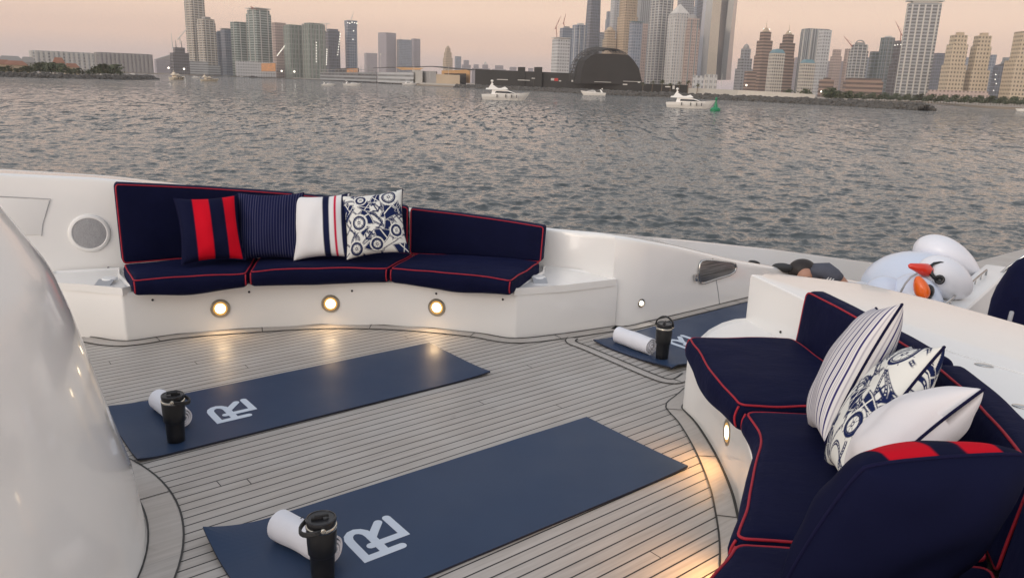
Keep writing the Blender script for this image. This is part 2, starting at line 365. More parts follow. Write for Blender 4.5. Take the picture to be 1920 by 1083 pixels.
def margin(P, wd, side, joints, n=60, dk=.008, caulk_in=True):
    """a margin plank that follows the path P, laid 4 mm proud, with its seams"""
    pa = Path([(p[0], p[1], 0) for p in P]); U = [i / (n - 1) for i in range(n)]
    of = lambda d: [pa.at(u) + pa.nrm(u) * side * d for u in U]
    o = strip('margin_plank', of(0), of(wd), .004, TEAKM, deck)
    strip('seam', of(wd), of(wd + .007), .0055, CAULK, o); strip('seam', of(-.004), of(dk), .0065, CAULK, o)
    q = G()
    for u in joints:
        a = pa.at(u); b = a + pa.nrm(u + random.uniform(-.01, .01)) * side * wd; d = (b - a).normalized(); e = Vector((-d.y, d.x, 0)) * .0025
        q.add([a - e + Vector((0, 0, .006)), a + e + Vector((0, 0, .006)), b + e + Vector((0, 0, .006)), b - e + Vector((0, 0, .006))], [(0, 1, 2, 3)])
    if joints: q.mk('seam', CAULK, o)

# ------------------------------------------------------------------ bulwark on the far side
FRONT = [(-3.4, 4.45), (-2.9, 4.42), (-2.474, 4.342), (-2.233, 4.289), (-2.006, 4.443), (-1.684, 4.578), (-1.215, 4.724), (-.812, 4.758), (-.487, 4.726), (-.2, 4.66), (.03, 4.577), (.331, 4.705), (.601, 4.858), (.69, 4.908)]
INNER = [(-7, 1.2), (-5, 3.1), (-3.9, 3.98), (-3.2, 4.42), (-2.77, 4.65), (-2.4, 4.82), (-1.9, 5.03), (-1.2, 5.22), (-.5, 5.29), (.1, 5.26), (.42, 5.15), (.56, 5.04), (.63, 4.95), (.70, 4.91), (.78, 4.935), (.864, 4.995), (1.2, 5.26), (1.528, 5.53), (1.816, 5.774), (2.8, 6.6), (4.2, 7.8), (6.5, 9.7), (10, 12.6)]
OUTER = [(-7.3, 1.5), (-5.3, 3.4), (-4.2, 4.28), (-3.5, 4.72), (-2.95, 4.97), (-2.5, 5.14), (-1.98, 5.33), (-1.25, 5.5), (-.55, 5.57), (-.1, 5.55), (.15, 5.56), (.3, 5.65), (.42, 5.75), (.5, 5.82), (.6, 5.9), (.7, 5.99), (1.0, 6.23), (1.35, 6.52), (1.65, 6.77), (2.6, 7.55), (4.0, 8.7), (6.3, 10.6), (9.8, 13.5)]
OEDGE = [(-600, 280), (0, 316), (200, 328), (400, 352), (640, 372), (760, 388), (900, 410), (1040, 428), (1130, 435), (1280, 448), (1450, 466), (1640, 492), (1900, 530), (2400, 600)]
IEDGE = [(-600, 292), (0, 326), (200, 335), (400, 359), (640, 378), (760, 393), (900, 413), (1040, 431), (1128, 440), (1200, 450), (1280, 465), (1380, 490), (1560, 520), (1900, 580), (2400, 660)]
def proj(p):
    d = Vector(p) - CW; zz = d.dot(FW); return 960 + FPX * d.dot(RT) / zz, 541.5 - FPX * d.dot(UP) / zz
def zedge(x, y, E):
    lo, hi = -2.5, 2.5
    for _ in range(50):
        m_ = (lo + hi) / 2; px, py = proj((x, y, m_)); ey = np.interp(px, [e[0] for e in E], [e[1] for e in E])
        if py > ey: lo = m_
        else: hi = m_
    return lo
def build_bulwark():
    root = thing('bulwark', 'glossy white yacht bulwark running along the far side of the teak deck', 'bulwark', (0, 5.3, 0))
    n = 150; I = spline([(p[0], p[1], 0) for p in INNER], n); O = spline([(p[0], p[1], 0) for p in OUTER], n)
    def fix(zs, k):   # the first stations lie outside the view: hold the height
        return zs
    V = []
    for k in range(n):
        i, o = I[k], O[k]; vis = i.y > 2.6
        if vis: zi, zo = zedge(i.x, i.y, IEDGE), zedge(o.x, o.y, OEDGE)
        else: zi = zo = None
        V.append((i, o, zi, zo))
    f = next(k for k in range(n) if V[k][2] is not None)
    rows = []
    for k in range(n):
        i, o, zi, zo = V[k] if V[k][2] is not None else (V[k][0], V[k][1], V[f][2] + .004 * (f - k), V[f][3] + .004 * (f - k))
        d = (o - i).normalized(); s = i.x - 1.35; rec = min(1, max(0, s / .25)); b1 = i + d * .07; b2 = o - d * .06
        zc1 = zi + .004; zr = zo + (zi - zo) * .6
        rows.append([(i.x, i.y, -.6 if i.x > 1.9 else -.1), (i.x, i.y, zi - .03), (i.x + d.x * .008, i.y + d.y * .008, zi - .009), (i.x + d.x * .03, i.y + d.y * .03, zi), (b1.x, b1.y, zc1 - .002), (b1.x + d.x * .03, b1.y + d.y * .03, zc1 - .02 - rec * .9),
                     (b2.x - d.x * .05, b2.y - d.y * .05, zo - .0 - rec * .75), (b2.x, b2.y, zo - .006), (o.x - d.x * .03, o.y - d.y * .03, zo), (o.x - d.x * .008, o.y - d.y * .008, zo - .009), (o.x, o.y, zo - .03), (o.x, o.y, -2), (o.x - d.x * .8, o.y - d.y * .8, -4.6)])
    m = len(rows[0]); VV = [p for r_ in rows for p in r_]
    F = [(k * m + j, k * m + j + 1, (k + 1) * m + j + 1, (k + 1) * m + j) for k in range(n - 1) for j in range(m - 1)]
    o = fixn(mk('hull_side', VV, F, GEL, root)); smooth_angle(o, 38)
    return root
bulwark = build_bulwark()
def hit(px, py, poly, zmax=9):
    best = None
    for a, b in zip(poly[:-1], poly[1:]):
        ang = math.degrees(math.atan2(b[1] - a[1], b[0] - a[0])); p = gv(px, py, a, ang); L = math.hypot(b[0] - a[0], b[1] - a[1])
        s = ((p.x - a[0]) * (b[0] - a[0]) + (p.y - a[1]) * (b[1] - a[1])) / L
        if -.01 <= s <= L + .01 and p.z < zmax:
            nn = Vector((b[1] - a[1], a[0] - b[0], 0)).normalized()
            if nn.dot(CW - p) < 0: nn = -nn
            if best is None or (p - CW).length < (best[0] - CW).length: best = (p, nn)
    return best
INS = [(p.x, p.y) for p in spline([(p[0], p[1], 0) for p in INNER], 150)]
def disc_lamp(parent, p, nrm, r, core, light=0.0, col=(1, .66, .34), dz=1.0):
    root = None
    Z = lambda pr_: [(a_, b_ * dz) for a_, b_ in pr_]
    b = G().lathe(Z([(r, -.004), (r * 1.0, .004), (r * .93, .009), (r * .80, .008), (r * .76, .003), (r * .70, .003)]), p, 32, nrm).mk('courtesy_light', RINGM, parent); fixn(b); smooth_angle(b, 50)
    c = G().lathe(Z([(r * .72, .003), (r * .72, .006), (r * .52, .0045), (r * .50, .004)]), p, 28, nrm).mk('reflector', GOLD if core is LAMPM else STEEL, b); fixn(c)
    d = G().lathe(Z([(r * .52, .003), (r * .50, .0085), (r * .3, .010), (.001, .0105)]), p, 24, nrm).mk('lens', core, b); fixn(d)
    if light:
        L = bpy.data.lights.new('courtesy_beam', 'SPOT'); L.energy = light; L.color = col; L.shadow_soft_size = .03; L.spot_size = R(140); L.spot_blend = .8
        lo = bpy.data.objects.new('courtesy_beam', L); COL.objects.link(lo); lo.location = p + nrm * .05
        lo.rotation_euler = (nrm * .75 + Vector((0, 0, -1))).to_track_quat('-Z', 'Y').to_euler()
    return b
def stud(parent, p, nrm):
    o = G().lathe([(.007, -.002), (.007, .004), (.004, .007), (.0005, .0075)], p, 10, nrm).mk('snap_stud', DARK, parent)

# wall fittings: loudspeaker, hatch lid, scuppers, door seam
p, nn = hit(168, 437, INS)
sp = G().lathe([(.118, -.004), (.118, .006), (.112, .012), (.098, .013), (.094, .008)], p, 40, nn).mk('speaker', GELM, bulwark); fixn(sp); smooth_angle(sp, 45)
def mesh_grille():
    m, t, b = NM('speaker_mesh'); n = N(t); v = n.n('ShaderNodeTexVoronoi'); v.inputs['Scale'].default_value = 330; n.l(n.coord(), v.inputs['Vector'])
    n.l(n.mix(n.rng(v.outputs['Distance'], .25, .45, 0, 1), (.16, .16, .17, 1), (.38, .38, .39, 1)), b.inputs['Base Color']); b.inputs['Roughness'].default_value = .5; return m
fixn(G().lathe([(.095, .006), (.094, .009), (.06, .013), (.03, .0135), (.001, .014)], p, 36, nn).mk('grille', mesh_grille(), sp))
def panel_on_wall(name, pix, m, parent, out=.006, inset=0, bev=.004, wall=None):
    H = [hit(x, y, wall or INS) for x, y in pix]; c = sum((h[0] for h in H), Vector()) / len(H); nn = sum((h[1] for h in H), Vector()).normalized()
    P = [h[0] for h in H]; n = len(P)
    o = fixn(mk(name, [q - nn * .01 for q in P] + [q + nn * out for q in P], [list(range(n))[::-1], list(range(n, 2 * n))] + [(i, (i + 1) % n, n + (i + 1) % n, n + i) for i in range(n)], m, parent))
    return bevel(o, bev) if bev else o
hl = panel_on_wall('hatch_lid', [(-60, 368), (17, 371), (93, 375), (80, 420), (78, 440), (-60, 440)], GELM, bulwark, .005)
H = [hit(x, y, INS)[0] + hit(x, y, INS)[1] * .0035 for x, y in [(-60, 366), (17, 369), (95, 373), (80, 420), (78, 442)]]
G().tube(H, .002, 6).mk('seam', GREY, hl)
# mooring port: a polished oval plate with its latch
pts = [(1311, 494), (1314, 489), (1322, 487), (1340, 488), (1368, 491), (1377, 494), (1379, 500), (1376, 509), (1366, 515), (1340, 523), (1320, 530), (1312, 530), (1309, 524), (1309, 505)]
brush, t_, b_ = NM('brushed_steel'); n_ = N(t_); mp_ = n_.n('ShaderNodeMapping'); mp_.inputs['Scale'].default_value = (3, 3, 160); n_.l(n_.coord(), mp_.inputs[0]); f_ = n_.noise(1.2, 5, mp_.outputs[0], .7)
n_.l(n_.mix(n_.rng(f_, .35, .65, 0, 1), (.10, .10, .10, 1), (.42, .41, .40, 1)), b_.inputs['Base Color']); b_.inputs['Metallic'].default_value = .85; b_.inputs['Roughness'].default_value = .3
INR = INS
mp2 = panel_on_wall('mooring_port', pts, brush, bulwark, .006, bev=.003, wall=INR)
Q = [hit(x, y, INR) for x, y in pts]; fixn(G().tube([q[0] + q[1] * .008 for q in Q], .008, 8, closed=True).mk('rim', STEEL, mp2, smooth=True))
lt = panel_on_wall('latch', [(1299, 515), (1305, 513), (1306, 525), (1300, 527)], STEEL, bulwark, .02, bev=.004, wall=INR)
Q = [hit(x, y, INR) for x, y in [(1336, 484), (1338, 490), (1343, 527), (1346, 545), (1349, 570)]]; G().tube([q[0] + q[1] * .001 for q in Q], .003, 6).mk('door_seam', GREY, bulwark)
p, nn = hit(1202, 568, INR); disc_lamp(bulwark, p, nn, .030, LAMPC, .25, (1, .9, .75))
p, nn = hit(1153, 438, INS)

# ------------------------------------------------------------------ far bench
def shelf(poly, z0, z1, parent, inset=.03, dep=.012):
    bm = bmesh.new(); A = sum(poly[i][0] * poly[(i + 1) % len(poly)][1] - poly[(i + 1) % len(poly)][0] * poly[i][1] for i in range(len(poly)))
    poly = poly if A > 0 else poly[::-1]
    lo = [bm.verts.new((x, y, z0)) for x, y in poly]; hi = [bm.verts.new((x, y, z1)) for x, y in poly]; n = len(poly)
    for i in range(n): bm.faces.new((lo[i], lo[(i + 1) % n], hi[(i + 1) % n], hi[i]))
    f = bm.faces.new(hi); bmesh.ops.inset_region(bm, faces=[f], thickness=inset, depth=0); bmesh.ops.inset_region(bm, faces=[f], thickness=.012, depth=-dep)
    me = bpy.data.meshes.new('shelf'); bm.to_mesh(me); bm.free(); me.materials.append(GEL)
    o = bpy.data.objects.new('shelf', me); COL.objects.link(o); o.parent = parent; o.matrix_parent_inverse = wm(parent).inverted(); bevel(o, .008, 2, 50); return o
bench = thing('bench_base', 'curved white bench base with three round lamps below the far cushions', 'bench', (-1, 4.7, 0))
fr = FRONT[2:]
back = [(p[0], p[1] + .012) for p in INS if -2.9 < p[0] < .66 and p[1] > 4.5]
poly = [(-3.2, 4.36)] + fr + back[::-1] + [(-3.2, 4.43)]
b0 = G().prism(poly, -.02, .292).mk('seat_base', GEL, bench); bevel(b0, .012, 3, 20)
shelf([(-2.86, 4.36), (-2.474, 4.335), (-2.225, 4.278), (-2.20, 4.33), (-2.40, 4.60), (-2.48, 4.76), (-2.80, 4.62)], .28, .325, bench)
shelf([(.015, 4.568), (.33, 4.695), (.60, 4.85), (.675, 4.895), (.66, 4.94), (.60, 5.03), (.50, 5.10), (.215, 5.24), (.20, 5.04), (.02, 4.62)], .28, .325, bench)
for (x, y, xa, ya, xb, yb) in ((1010, 521, 1003, 540, 1032, 540), (205, 524, 182, 541, 211, 542)):
    c = g(x, y, .327); a = g(xa, ya, .30); b = g(xb, yb, .30); e = (a + b) / 2 - Vector((c.x, c.y, .30)); d = (b - a).normalized(); q = Vector((d.y, -d.x, 0)); q = q if q.dot(CW - c) > 0 else -q
    ch = G().lathe([(.045, 0), (.046, .006), (.038, .012), (.001, .013)], c, 24).mk('cup_holder', GELM, bench); fixn(ch)
    cc = c + q * .085; hw = d * .045
    P = [c - hw + q * .03, c + hw + q * .03, cc + hw + Vector((0, 0, -.022)), cc - hw + Vector((0, 0, -.022))]
    fixn(mk('flap', [v + Vector((0, 0, .004)) for v in P] + [v + Vector((0, 0, .010)) for v in P], [(3, 2, 1, 0), (4, 5, 6, 7), (0, 1, 5, 4), (1, 2, 6, 5), (2, 3, 7, 6), (3, 0, 4, 7)], GREY, ch))
for x, y in ((413, 578), (620, 569), (819, 576)):
    p, nn = hit(x, y, fr); disc_lamp(bench, p, nn, .058, LAMPM, 1.6)
for x, y in ((286, 562), (467, 547), (660, 545), (818, 550), (943, 561)):
    p, nn = hit(x, y, fr); stud(bench, p, nn)
for x, y in ((203, 502), (1049, 502)):
    p, nn = hit(x, y, INS); stud(bench, p, nn)
margin(fr, .085, -1, [.12, .3, .5, .70, .86], 90)
margin([(.69, 4.905), (.73, 4.89), (.80, 4.93), (.90, 5.01), (1.53, 5.53), (2.3, 6.16)], .07, -1, [.14, .42, .6])

# ------------------------------------------------------------------ near bench with its coaming
NB = [(.86, 3.575), (.895, 3.4), (.909, 3.1), (.898, 2.8), (.873, 2.6), (.835, 2.38), (.775, 2.15), (.70, 1.93), (.58, 1.70), (.4, 1.45), (.1, 1.2)]
NBs = [(p.x, p.y) for p in spline([(p[0], p[1], 0) for p in NB], 60)]
NW = [(1.29, 4.12), (1.37, 3.78), (1.42, 3.5), (1.47, 3.05), (1.50, 2.65), (1.45, 2.13), (1.32, 1.67), (1.10, 1.25), (.8, .9), (.3, .6)]
NWs = [(p.x, p.y) for p in spline([(p[0], p[1], 0) for p in NW], 60)]
nbench = thing('bench_base', 'curved white bench base with a broad flat coaming beside the right hand cushions', 'bench', (1.2, 3, 0))
o = G().prism(NBs + [(.2, .9)] + [(x + .02, y) for x, y in NWs[::-1]] + [(1.20, 4.05), (1.06, 3.9)], -.02, .292).mk('seat_base', GEL, nbench); bevel(o, .012, 3, 25)
shelf([(.862, 3.56), (1.03, 3.86), (1.13, 3.99), (1.22, 4.07), (1.30, 4.10), (1.40, 3.72), (1.40, 3.53), (1.2, 3.50), (.95, 3.47), (.87, 3.47)], .28, .325, nbench, .045)
AFT = [g(x, y, .57) for x, y in ((1425, 514), (1440, 509), (1560, 524), (1627, 532.5), (1760, 563), (1920, 608), (2300, 720))]
cp = NWs + [(.3, .3), (3.2, .3), (3.4, 1.4)] + [(p.x, p.y) for p in AFT[::-1]]
o = G().prism(cp, -1.2, .57).mk('coaming', GEL, nbench); bevel(o, .018, 3, 30)
q = [g(x, y, .5715) for x, y in ((1765, 652), (1790, 661), (1920, 701), (2150, 775))]; G().tube(q, .004, 6).mk('hatch_seam', GELM, nbench)
for x, y in ((1845, 684), (1918, 762)):
    c = g(x, y, .572); b = G().ball(c, (.032, .018, .004), 16, 6, Matrix.Rotation(R(-30), 3, 'Z')).mk('flush_latch', STEEL, nbench, smooth=True)
p, nn = hit(1363, 810, NBs, .36); disc_lamp(nbench, p, nn, .056, LAMPM, 3.2, (1, .5, .16), .35)
_k = min(range(60), key=lambda i: abs(NBs[i][1] - 2.1)); p = Vector((NBs[_k][0], NBs[_k][1], .15)); nn = Vector((NBs[_k][1] - NBs[_k + 1][1], NBs[_k + 1][0] - NBs[_k][0], 0)).normalized() * -1; disc_lamp(nbench, p, nn, .056, LAMPM, 5.5, (1, .5, .16), .35)
for x, y in ((1309, 688), (1379, 768)):
    p, nn = hit(x, y, NBs, .36); stud(nbench, p, nn)
p, nn = hit(1464, 622, NWs); stud(nbench, p, nn)
margin([(1.0, 3.80), (.925, 3.68), (.872, 3.60), (.868, 3.55), (.895, 3.4)] + NB[2:], .082, -1, [.10, .27, .44, .6, .76, .9], 110, dk=.011)
# margin round the step where the third mat lies
margin([(.96, 4.06), (.88, 3.965), (.80, 4.03), (.62, 4.27), (.47, 4.47), (.405, 4.55), (.42, 4.61)], .06, 1, [.12], 60, dk=.006)

# ------------------------------------------------------------------ white fairing close on the left
CF = Vector((-2.15, 1.9, 0))
prof = [(1.045, -.02), (1.03, .02), (1.012, .2), (.965, .4), (.922, .6), (.882, .78), (.862, .85), (.848, .90), (.828, .945), (.798, 1.0), (.765, 1.06), (.71, 1.15), (.66, 1.24), (.56, 1.30), (.43, 1.35), (.27, 1.385), (.1, 1.40), (.002, 1.402)]
fg_ = G().lathe(prof, CF, 96)
for v in fg_.V:                      # the cap is cut on a slant: lower towards the viewer
    a_ = math.degrees(math.atan2(v.y - CF.y, v.x - CF.x)); pass
fair = fg_.mk('mast_fairing', GEL, None, smooth=True); fixn(fair); smooth_angle(fair, 60)
tag(fair, 'tall rounded glossy white fairing standing at the left edge of the deck', 'fairing')
ringp = [CF + Vector((math.cos(R(a)), math.sin(R(a)), 0)) * 1.035 for a in range(-60, 121, 6)]
margin(ringp, .11, -1, [.3, .55, .8], 60, dk=.006)
# ------------------------------------------------------------------ cushions
def cushion(name, label, cat, group, Fp, Bp, uf, ub, z0, z1, r=.03, mode='seat', ztop=None, bulge=.012, sag=0.0, lean=0.0, thick=.1, wr=.007, pr=.0042, seed=0):
    """seat: patch between front and back paths; back: slab standing on the back path"""
    nseg = 26
    fa = [Fp.at(uf[0] + (uf[1] - uf[0]) * i / 200) for i in range(201)]; L = sum((fa[i + 1] - fa[i]).length for i in range(200))
    if mode == 'seat':
        T = (Fp.at((uf[0] + uf[1]) / 2) - Bp.at((ub[0] + ub[1]) / 2)).length; Hh = z1 - z0
    else:
        T = thick; Hh = .3
    V, F = rbox(L, T, Hh, r, 3, nseg, 10 if mode == 'seat' else 3, 3 if mode == 'seat' else 8)
    so_ = Vector((seed * 7.3, seed * 3.1, seed))
    def mp(p):
        u = p.x / L + .5; v = p.y / T + .5; ww = p.z / Hh + .5
        f = Fp.at(uf[0] + (uf[1] - uf[0]) * u)
        if mode == 'seat':
            b = Bp.at(ub[0] + (ub[1] - ub[0]) * u); q = f.lerp(b, v); z = z0 + (z1 - z0) * ww
            e = max(0, 1 - (2 * u - 1) ** 4) * max(0, 1 - (2 * v - 1) ** 4)
            z += bulge * e * (1 if ww > .5 else 0)
            if ww < .5 and v < .2: z -= sag * max(0, math.sin(math.pi * u)) ** 2
            n_ = mnoise.noise(Vector((q.x * 6, q.y * 6, z * 6)) + so_) * wr
            z += n_ * (1 if ww > .5 else .3)
            if v < .12:
                d = (f - b).normalized(); q = q + d * (.018 * math.sin(math.pi * min(1, max(0, ww))) + mnoise.noise(Vector((q.x * 5, q.y * 5, 7 + z * 4)) + so_) * wr * 1.6)
            return Vector((q.x, q.y, z))
        nn = Fp.nrm(uf[0] + (uf[1] - uf[0]) * u)
        if nn.dot(Vector((-.6, 2.9, 0)) - f) > 0: nn = -nn     # away from the cockpit's middle
        h = ztop(u) - z0; z = z0 + h * ww
        e = max(0, 1 - (2 * u - 1) ** 4) * max(0, 1 - (2 * ww - 1) ** 4)
        off = thick * v + lean * ww - (bulge * e if v < .5 else 0)
        off += mnoise.noise(Vector((f.x * 5, f.y * 5, z * 5)) + so_) * wr
        return Vector((f.x + nn.x * off, f.y + nn.y * off, z))
    t = thing(name, label, cat, tuple(mp(Vector((0, 0, -Hh / 2)))), 0, group)
    o = fixn(mk('cover', [mp(p) for p in V], F, NAVY, t, smooth=True))
    c = r * .29; x0, x1 = -L / 2 + c, L / 2 - c; y0, y1 = -T / 2 + c, T / 2 - c; zt, zb = Hh / 2 - c, -Hh / 2 + c
    def seg(a, b, n): return [mp(Vector(a).lerp(Vector(b), i / n)) for i in range(n)]
    def lp(pts, k=.0):
        g_ = G()
        for P in pts: g_.tube(P[0], pr, 7, closed=P[1])
        return g_.mk('piping', PIPE, t, smooth=True)
    q7 = (r + .0015) * .7071
    def ring(ax_, bx, sgn, oth):     # perimeter of the rounded box edge; corners follow the ball corners
        P = []
        for (sx, sy, a0) in ((1, -1, -90), (1, 1, 0), (-1, 1, 90), (-1, -1, 180)):
            cx_, cy_ = sx * (ax_ / 2 - r), sy * (bx / 2 - r)
            for k in range(7): a = R(a0 + 15 * k); P.append((cx_ + q7 * math.cos(a), cy_ + q7 * math.sin(a)))
        out_ = []
        for i in range(len(P)):
            a, b = P[i], P[(i + 1) % len(P)]; n_ = max(1, int(math.hypot(b[0] - a[0], b[1] - a[1]) / .012))
            out_ += [(a[0] + (b[0] - a[0]) * k / n_, a[1] + (b[1] - a[1]) * k / n_) for k in range(n_)]
        return out_
    if mode == 'seat':
        zz = Hh / 2 - r + q7; loop = [mp(Vector((x_, y_, zz))) for x_, y_ in ring(L, T, 1, 0)]
        ce = r - q7; vs = [[mp(Vector((s_ * (L / 2 - ce), -T / 2 + ce, (Hh / 2 - r + q7 * .8) * (1 - i / 5)))) for i in range(10)] for s_ in (-1, 1)]
        lp([(loop, True), (vs[0], False), (vs[1], False)])
    else:
        yy = -T / 2 + r - q7; lp([([mp(Vector((x_, yy, z_))) for x_, z_ in ring(L, Hh, 1, 0)], True)])
    return t
FG, BG = 'navy seat cushions with red piping', 'navy back cushions with red piping'
FP = Path([(-2.13, 4.215, 0), (-1.87, 4.355, 0), (-1.56, 4.49, 0), (-1.2, 4.635, 0), (-.8, 4.69, 0), (-.48, 4.655, 0), (-.22, 4.575, 0), (-.005, 4.49, 0)])
BP = Path([(-2.37, 4.59, 0), (-1.9, 4.86, 0), (-1.3, 5.06, 0), (-.7, 5.14, 0), (-.2, 5.12, 0), (.185, 5.03, 0)])
def uof(P, x, k=0):
    return min((i / 400 for i in range(401)), key=lambda u: abs(P.at(u)[k] - x))
f1, f2 = uof(FP, -1.575), uof(FP, -.77); b1, b2 = uof(BP, -1.66), uof(BP, -.66)
cushion('seat_cushion', 'navy seat cushion at the left end of the far bench, under the red striped pillow', 'cushion', FG, FP, BP, (0, f1 - .003), (0, b1 - .003), .295, .392, sag=.025, seed=1)
cushion('seat_cushion', 'navy seat cushion in the middle of the far bench, under the pinstripe and white pillows', 'cushion', FG, FP, BP, (f1 + .003, f2 - .003), (b1 + .003, b2 - .003), .295, .398, sag=.012, seed=2)
cushion('seat_cushion', 'empty navy seat cushion with red piping at the right end of the far bench', 'cushion', FG, FP, BP, (f2 + .003, 1), (b2 + .003, 1), .295, .398, sag=.025, seed=3)
b1b = uof(BP, -1.42)
BF = Path([tuple(BP.at(i / 20)) for i in range(21)])
zt = lambda a, b: (lambda u: a + (b - a) * u)
cushion('back_cushion', 'tall navy back cushion beside the round loudspeaker at the left of the far bench', 'cushion', BG, BF, None, (0.0, b1b - .003), None, .385, 0, .022, 'back', zt(.875, .782), .008, thick=.1, lean=.05, seed=4)
cushion('back_cushion', 'navy back cushion behind the row of four pillows on the far bench', 'cushion', BG, BF, None, (b1b + .003, b2 - .02), None, .385, 0, .022, 'back', zt(.778, .70), .008, thick=.1, lean=.05, seed=5)
cushion('back_cushion', 'low navy back cushion at the right end of the far bench', 'cushion', BG, BF, None, (b2 - .015, 1), None, .385, 0, .022, 'back', zt(.692, .617), .008, thick=.1, lean=.05, seed=6)
# near bench
FP2 = Path([(.835, 3.47, 0), (.828, 3.3, 0), (.825, 3.05, 0), (.845, 2.8, 0), (.862, 2.62, 0), (.84, 2.4, 0), (.755, 2.17, 0), (.645, 1.90, 0), (.55, 1.70, 0), (.38, 1.48, 0), (.12, 1.22, 0)])
BP2 = Path([(1.33, 3.50, 0), (1.36, 3.25, 0), (1.385, 2.95, 0), (1.40, 2.6, 0), (1.36, 2.2, 0), (1.25, 1.78, 0), (1.06, 1.38, 0), (.75, .98, 0)])
q1, q2 = uof(FP2, 2.66, 1), uof(FP2, 1.79, 1); p1, p2 = uof(BP2, 2.66, 1), uof(BP2, 1.72, 1)
cushion('seat_cushion', 'navy seat cushion at the far end of the near bench, beside a moulded shelf', 'cushion', FG, FP2, BP2, (0, q1 - .004), (0, p1 - .004), .295, .415, .035, sag=.03, seed=7, bulge=.008)
cushion('seat_cushion', 'creased navy seat cushion under the white striped pillow on the near bench', 'cushion', FG, FP2, BP2, (q1 + .006, q2 - .004), (p1 + .004, p2 - .004), .295, .405, .035, sag=.02, seed=8, bulge=.01, wr=.008)
cushion('seat_cushion', 'nearest navy seat cushion at the bottom edge of the photo', 'cushion', FG, FP2, BP2, (q2 + .006, 1), (p2 + .004, 1), .295, .41, .035, sag=.02, seed=9, bulge=.012)
e1, e2 = uof(BP2, 2.5, 1), uof(BP2, 1.70, 1)
# the back path runs away from the viewer's left hand; its outer side is the coaming
cushion('back_cushion', 'navy back cushion at the far end of the near bench, behind the white striped pillow', 'cushion', BG, BP2, None, (0.0, e1 - .004), None, .37, 0, .035, 'back', zt(.645, .665), .01, thick=.1, lean=.03, seed=10)
cushion('back_cushion', 'curved navy back cushion behind the white pillow on the near bench', 'cushion', BG, BP2, None, (e1 + .004, e2 - .004), None, .37, 0, .035, 'back', zt(.665, .67), .01, thick=.11, lean=.03, seed=11)
cushion('back_cushion', 'nearest navy back cushion at the right edge, beside the big navy pillow', 'cushion', BG, BP2, None, (e2 + .004, 1), None, .37, 0, .035, 'back', zt(.67, .67), .01, thick=.11, lean=.03, seed=12)

# ------------------------------------------------------------------ scatter pillows
def pill_pattern(kind):
    m, t, b = NM('pillow_' + kind); n = N(t); a = n.n('ShaderNodeAttribute', attribute_name='ink'); f = a.outputs['Fac']
    cols = {'redstripe': ((.0055, .007, .028), (.56, .005, .018)), 'pinstripe': ((.008, .010, .044), (.085, .085, .15)), 'deckstripe': ((.74, .73, .73), (.010, .013, .045)),
            'print': ((.70, .70, .66), (.012, .020, .075)), 'ticking': ((.68, .66, .66), (.03, .025, .13)), 'plain': ((.72, .70, .71), (.012, .012, .045))}[kind]
    base = n.mix(f, c4(cols[0]), c4(cols[1]))
    if kind == 'deckstripe':
        r_ = n.n('ShaderNodeAttribute', attribute_name='ink2'); base = n.mix(r_.outputs['Fac'], base, (.55, .008, .05, 1))
    n.l(base, b.inputs['Base Color']); b.inputs['Roughness'].default_value = .85; b.inputs['Specular IOR Level'].default_value = .08
    n.l(n.bump(n.noise(600, 2, n.coord()), .25, .0008), b.inputs['Normal']); return m
def ss(e0, e1, x): t = np.clip((x - e0) / (e1 - e0), 0, 1); return t * t * (3 - 2 * t)
def band(x, a, b, w=.006): return ss(a - w, a + w, x) * (1 - ss(b - w, b + w, x))
